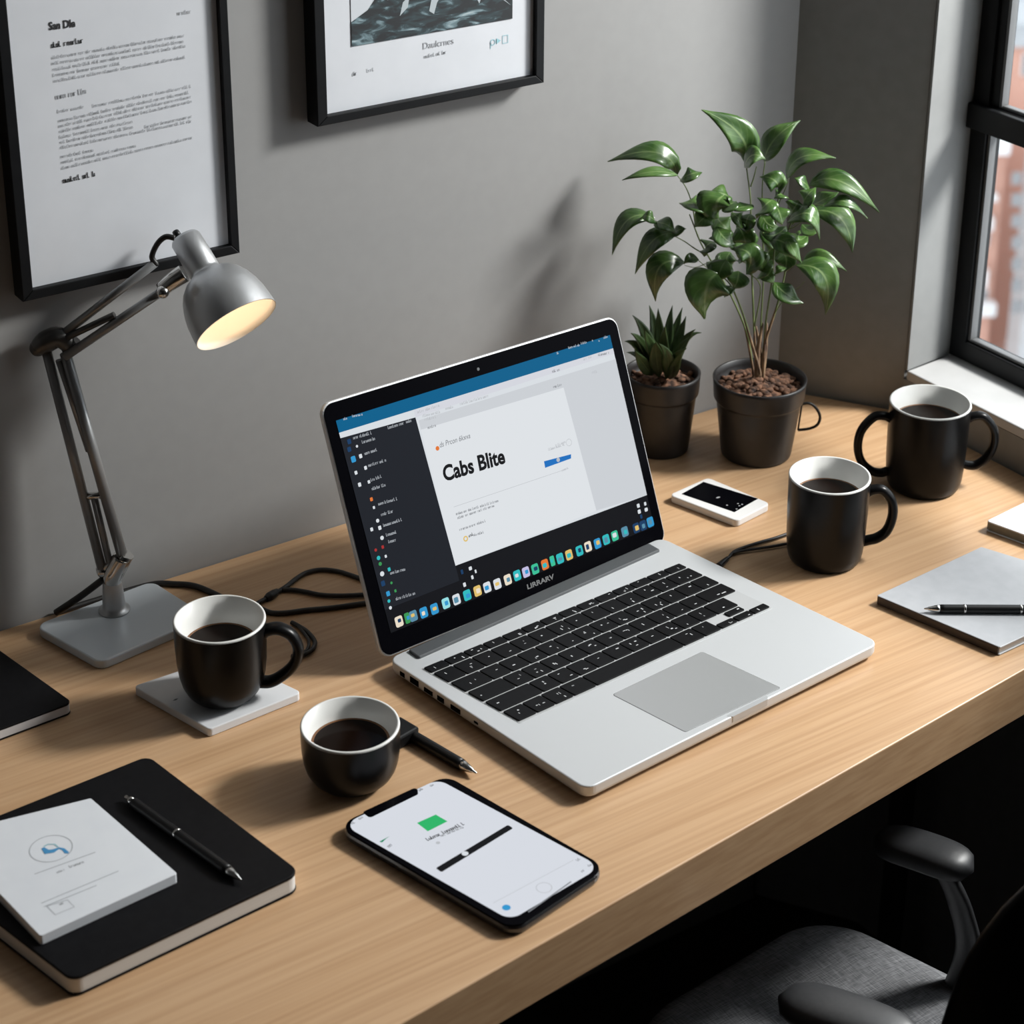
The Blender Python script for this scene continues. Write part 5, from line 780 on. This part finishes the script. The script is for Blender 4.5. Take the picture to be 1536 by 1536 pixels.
pg = flatten(cabR['plug'], zc + .0008); m = MB(); m.tube([pg[0], pg[0] * .5 + pg[1] * .5, pg[1]], [.0036, .003, .0018], 10); m.build('plug', M_BLKP, o)

# ------------------------------------------------------------------ plants
def leafmesh(m, B, Md, T, w, nh, seg=12, fold=.16, curl=.0, belly=.42):
    B, Md, T = V(B), V(Md), V(T); ctrl = Md * 2 - (B + T) * .5; uvl = m.bm.loops.layers.uv.verify(); rows = []; th = .0005
    for i in range(seg + 1):
        s = i / seg; p = B * (1 - s) ** 2 + ctrl * (2 * s * (1 - s)) + T * s * s; tg = ((ctrl - B) * (1 - s) + (T - ctrl) * s).normalized()
        side = tg.cross(nh).normalized(); n = side.cross(tg).normalized()
        k = s / belly if s < belly else 1 - ((s - belly) / (1 - belly)); hw = w * .5 * max(.02, (math.sin(k * PI / 2) ** .75 if s < belly else math.sin(k * PI / 2) ** 1.15))
        row = []
        for j in range(-3, 4):
            a = j / 3; wav = .05 * w * math.sin(s * 9 + j) * abs(a)
            row.append((p + side * (hw * a) + n * (fold * hw * abs(a) * (1.2 - abs(a) * .7) + wav * .5), a, s, n))
        rows.append(row)
    top = [[m.bm.verts.new(c[0] + c[3] * th) for c in r] for r in rows]; bot = [[m.bm.verts.new(c[0] - c[3] * th) for c in r] for r in rows]
    def f(vs, uv):
        try: fc = m.bm.faces.new(vs)
        except ValueError: return
        fc.smooth = True; fc.material_index = m.mi
        for l, u in zip(fc.loops, uv): l[uvl].uv = u
    for i in range(seg):
        for j in range(6):
            U4 = [(rows[a][b][1], rows[a][b][2]) for a, b in ((i, j), (i, j + 1), (i + 1, j + 1), (i + 1, j))]
            f((top[i][j], top[i][j + 1], top[i + 1][j + 1], top[i + 1][j]), U4); f((bot[i][j], bot[i + 1][j], bot[i + 1][j + 1], bot[i][j + 1]), [U4[0], U4[3], U4[2], U4[1]])
        for j in (0, 6):
            u = [(rows[i][j][1], rows[i][j][2])] * 2 + [(rows[i + 1][j][1], rows[i + 1][j][2])] * 2; f((top[i][j], bot[i][j], bot[i + 1][j], top[i + 1][j]), u)
    return m
def pot(P, prof, label, name, soilz, rim=.003, bumps=0):
    x, y, h, R = P; t = thing(name, (x, y, ZT), label, 'potted plant', 'potted plants in the corner')
    m = MB(); m.lathe([(r * R, z * h) for r, z in prof] + [(R - rim * .5, h + .0008), (R - rim, h), (R - rim * 1.3, h * .93), (R * .86, soilz * h - .004), (.002, soilz * h - .006)], (x, y, ZT + .0002), 72); m.build('pot', M_POT, t)
    m = MB(); rs = random.Random(9); rings = []
    for k in range(9):
        rr = (R - rim * 1.4) * (1 - k / 9) * .985 + .0006; rings.append([V((x + rr * math.cos(2 * PI * i / 48), y + rr * math.sin(2 * PI * i / 48), ZT + soilz * h + .010 * (k / 9) ** .7 + (rs.uniform(-.0022, .0022) if k else 0))) for i in range(48)])
    m.rings(rings, cap0=False, smooth=True)
    for i in range(bumps):
        a = rs.uniform(0, 2 * PI); rr = R * .86 * math.sqrt(rs.random()); m.ball((x + rr * math.cos(a), y + rr * math.sin(a), ZT + soilz * h + .010 * (1 - rr / R) ** .7 + .001), rs.uniform(.002, .0048), (rs.uniform(.7, 1.6), rs.uniform(.7, 1.6), .7), 7)
    m.build('soil', M_SOIL, t); return t
POT = [(.72, 0), (.745, .015), (.76, .05), (.90, .70), (.905, .735), (.955, .745), (.965, .76), (.99, .96), (1.0, 1.0)]
pb = pot(potbig, POT, 'tall leafy green plant in a black pot standing by the corner', 'potted_plant', .84, bumps=170)
tocam = (V(CAM['loc']) - V((potbig[0], potbig[1], ZT + .2))).normalized()
rl = random.Random(3)
m = MB().use(M_LEAF)
for B, Md, T, w in leaves:
    B, Md, T = V(B), V(Md), V(T); d = (T - B).normalized()
    nh = (tocam * .75 + UP * .55 + V((rl.uniform(-.3, .3), rl.uniform(-.3, .3), rl.uniform(-.1, .2)))).normalized()
    for v in (B, Md, T): v.y = min(v.y, -.012)
    leafmesh(m, B, Md, T, w * (1.14 if w > .021 else 1.34), nh)
m.build('foliage', None, pb)
mg, mbw = MB().use(M_STEMG), MB().use(M_STEMB)
for pts, w, br in stems:
    P = [V(p) for p in pts]; r0 = w * .68
    mg.tube(P, [r0 * (1 - .45 * i / (len(P) - 1)) for i in range(len(P))], 8, 5)
    if br: a = P[0] - UP * .006; b = P[0] * .35 + P[1] * .65; c = P[1] * .9 + P[2] * .1; mbw.tube([a, P[0], b, c], [r0 * 1.35, r0 * 1.3, r0 * 1.15, r0 * .6], 8, 5)
for i in range(4):                                    # cluster of old woody stem bases in the middle of the pot
    a = V(stems[3 if i < 2 else 6][0][0]) + V((rl.uniform(-.006, .006), rl.uniform(-.006, .006), -.004)); mbw.tube([a, a + V((rl.uniform(-.004, .006), rl.uniform(-.003, .003), .03)), a + V((rl.uniform(-.008, .010), 0, .062))], [.0036, .0028, .0007], 8, 5)
mg.build('stems', None, pb); mbw.build('woody_stems', None, pb)
loop = [[p[0], p[1], max(p[2], ZT + .0022)] for p in loop]
m = MB(); m.tube(loop, .0016, 10); m.tube([loop[0], loop[-1]], .0010, 8, 1); m.build('wire_loop', M_CORD, pb)
ps_ = pot(potsmall, POT, 'small spiky succulent in a black pot behind the laptop', 'potted_succulent', .86, bumps=30)
m = MB().use(M_SUCC); tocam2 = (V(CAM['loc']) - V((potsmall[0], potsmall[1], ZT + .1))).normalized()
for i, (B, Md, T, w) in enumerate(sleaves):
    B, Md, T = V(B), V(Md), V(T)
    for v in (B, Md, T): v.y = min(v.y, -.010)
    nh = (tocam2 * .8 + UP * .3 + V((rl.uniform(-.3, .3), rl.uniform(-.2, .2), 0))).normalized(); leafmesh(m, B, Md, T, w * 1.1, nh, 8, .45, belly=.30)
m.build('leaves', None, ps_)

# ------------------------------------------------------------------ office chair tucked under the desk front
A0, A1 = V(chair['armR'][0]), V(chair['armR'][1]); B0, B1 = V(chair['armL'][0]), V(chair['armL'][1])
sx = (chair['seat'][1][0] + chair['seat'][4][0]) / 2
cxs, cys, zs = -0.475, -0.600, 0.43
ch = thing('office_chair', (cxs, cys, 0), 'grey fabric office chair with black armrests pulled up to the desk', 'chair')
SQ = [(-.635, -.475), (-.372, -.452), (-.322, -.62), (-.36, -.76), (-.60, -.79), (-.665, -.62)]
m = MB()
def sring(k, z, ins): return [V((x, y, z)) for x, y in outline(ccw(SQ), ins, .075, 10)]
m.rings([sring(0, zs - .045, .012), sring(0, zs - .035, 0), sring(0, zs - .016, 0), sring(0, zs - .006, .006), sring(0, zs, .02), sring(0, zs + .004, .05)], smooth=True); m.build('seat', M_SEAT, ch)
def pad(a, b, w, h, name='armrest'):
    a, b = V(a), V(b); d = (b - a).normalized(); s = V((-d.y, d.x, 0)); m = MB(); Ln = (b - a).length; R = []
    n = 14
    for i in range(n + 1):
        t = i / n; e = math.sin(math.acos(max(-1, min(1, 1 - 2 * t)))) if False else (1 - abs(2 * t - 1) ** 4) ** .5
        e = max(e, .06); c = a + d * (Ln * t) + UP * (-.010 * (1 - t) ** 2)
        R.append([c + s * (w * e * math.copysign(abs(math.cos(q_)) ** .8, math.cos(q_))) + UP * (h * (e ** .7) * math.copysign(abs(math.sin(q_)) ** .8, math.sin(q_))) for q_ in [2 * PI * k / 20 for k in range(20)]])
    m.rings(R, smooth=True); return m.build(name, M_ARM, ch)
dA = (A1 - A0).normalized(); dB = (B1 - B0).normalized()
pad(A0 - dA * .012, A1 + dA * .010, .023, .014); pad(B0 - dB * .01, B1 + dB * .035, .025, .015)
for e, nx in ((A1, V((.035, .0, 0))), (B1 + dB * .03, V((-.04, 0, 0)))):
    m = MB(); p0 = e - (A1 - A0).normalized() * .02 - UP * .012; m.tube([p0, p0 + nx * .6 - UP * .045 + V((0, -.006, 0)), p0 + nx * 1.0 - UP * .11 + V((0, -.012, 0)), p0 + nx * .3 - UP * .175 + V((0, -.01, 0)), V((cxs + (.10 if nx.x > 0 else -.10), p0.y - .01, zs - .055))], [.0095, .0105, .0105, .010, .009], 12, 6, (1.5, .75), (0, 1, 0)); m.build('arm_support', M_ARM, ch)
# backrest: curved padded shell
m = MB(); R = []; bw = .165; bx, by = -.43, -.815
for i in range(17):
    t = i / 16; z = zs + .03 + .40 * t; e = max((1 - abs(2 * t - 1) ** 3.2) ** .5, .12); row = []
    for k in range(28):
        q_ = 2 * PI * k / 28; xx = bw * e * math.copysign(abs(math.cos(q_)) ** .7, math.cos(q_)); yy = .020 * e * math.sin(q_) + .9 * xx * xx - .05 * t - .02 * t * t
        row.append(V((bx + xx, by + yy, z)))
    R.append(row)
m.rings(R, smooth=True); m.build('backrest', M_BLKP, ch)
m = MB(); m.tube([(bx, by + .02, zs + .10), (bx, by + .005, zs + .01), (bx + .003, by + .09, zs - .06), (cxs, cys, zs - .065)], [.018, .018, .018, .02], 12, 6, (1.4, .6), (1, 0, 0)); m.build('back_bracket', M_ARM, ch)
m = MB(); m.lathe([(.05, zs - .058), (.05, zs - .0455)], (cxs, cys, 0), 24); m.lathe([(.022, .075), (.022, .22), (.014, .222), (.014, zs - .058)], (cxs, cys, 0), 24); m.build('gas_column', M_DSTEEL, ch)
for k in range(5):
    a = 2 * PI * k / 5 + .3; d = V((math.cos(a), math.sin(a), 0)); c = V((cxs, cys, 0)); m = MB(); m.tube([c + d * .018 + UP * .085, c + d * .10 + UP * .075, c + d * .185 + UP * .06], [.016, .013, .010], 10, 4); lg = m.build('base_leg', M_ARM, ch)
    w = c + d * .185; m = MB(); m.rod(w + UP * .066, w + UP * .03, .006); s = V((-d.y, d.x, 0)); m.lathe([(.010, -.012), (.0245, -.011), (.0245, .011), (.010, .012)], w + UP * .0247, 20, True, True, s); m.build('caster', M_BLKP, lg)
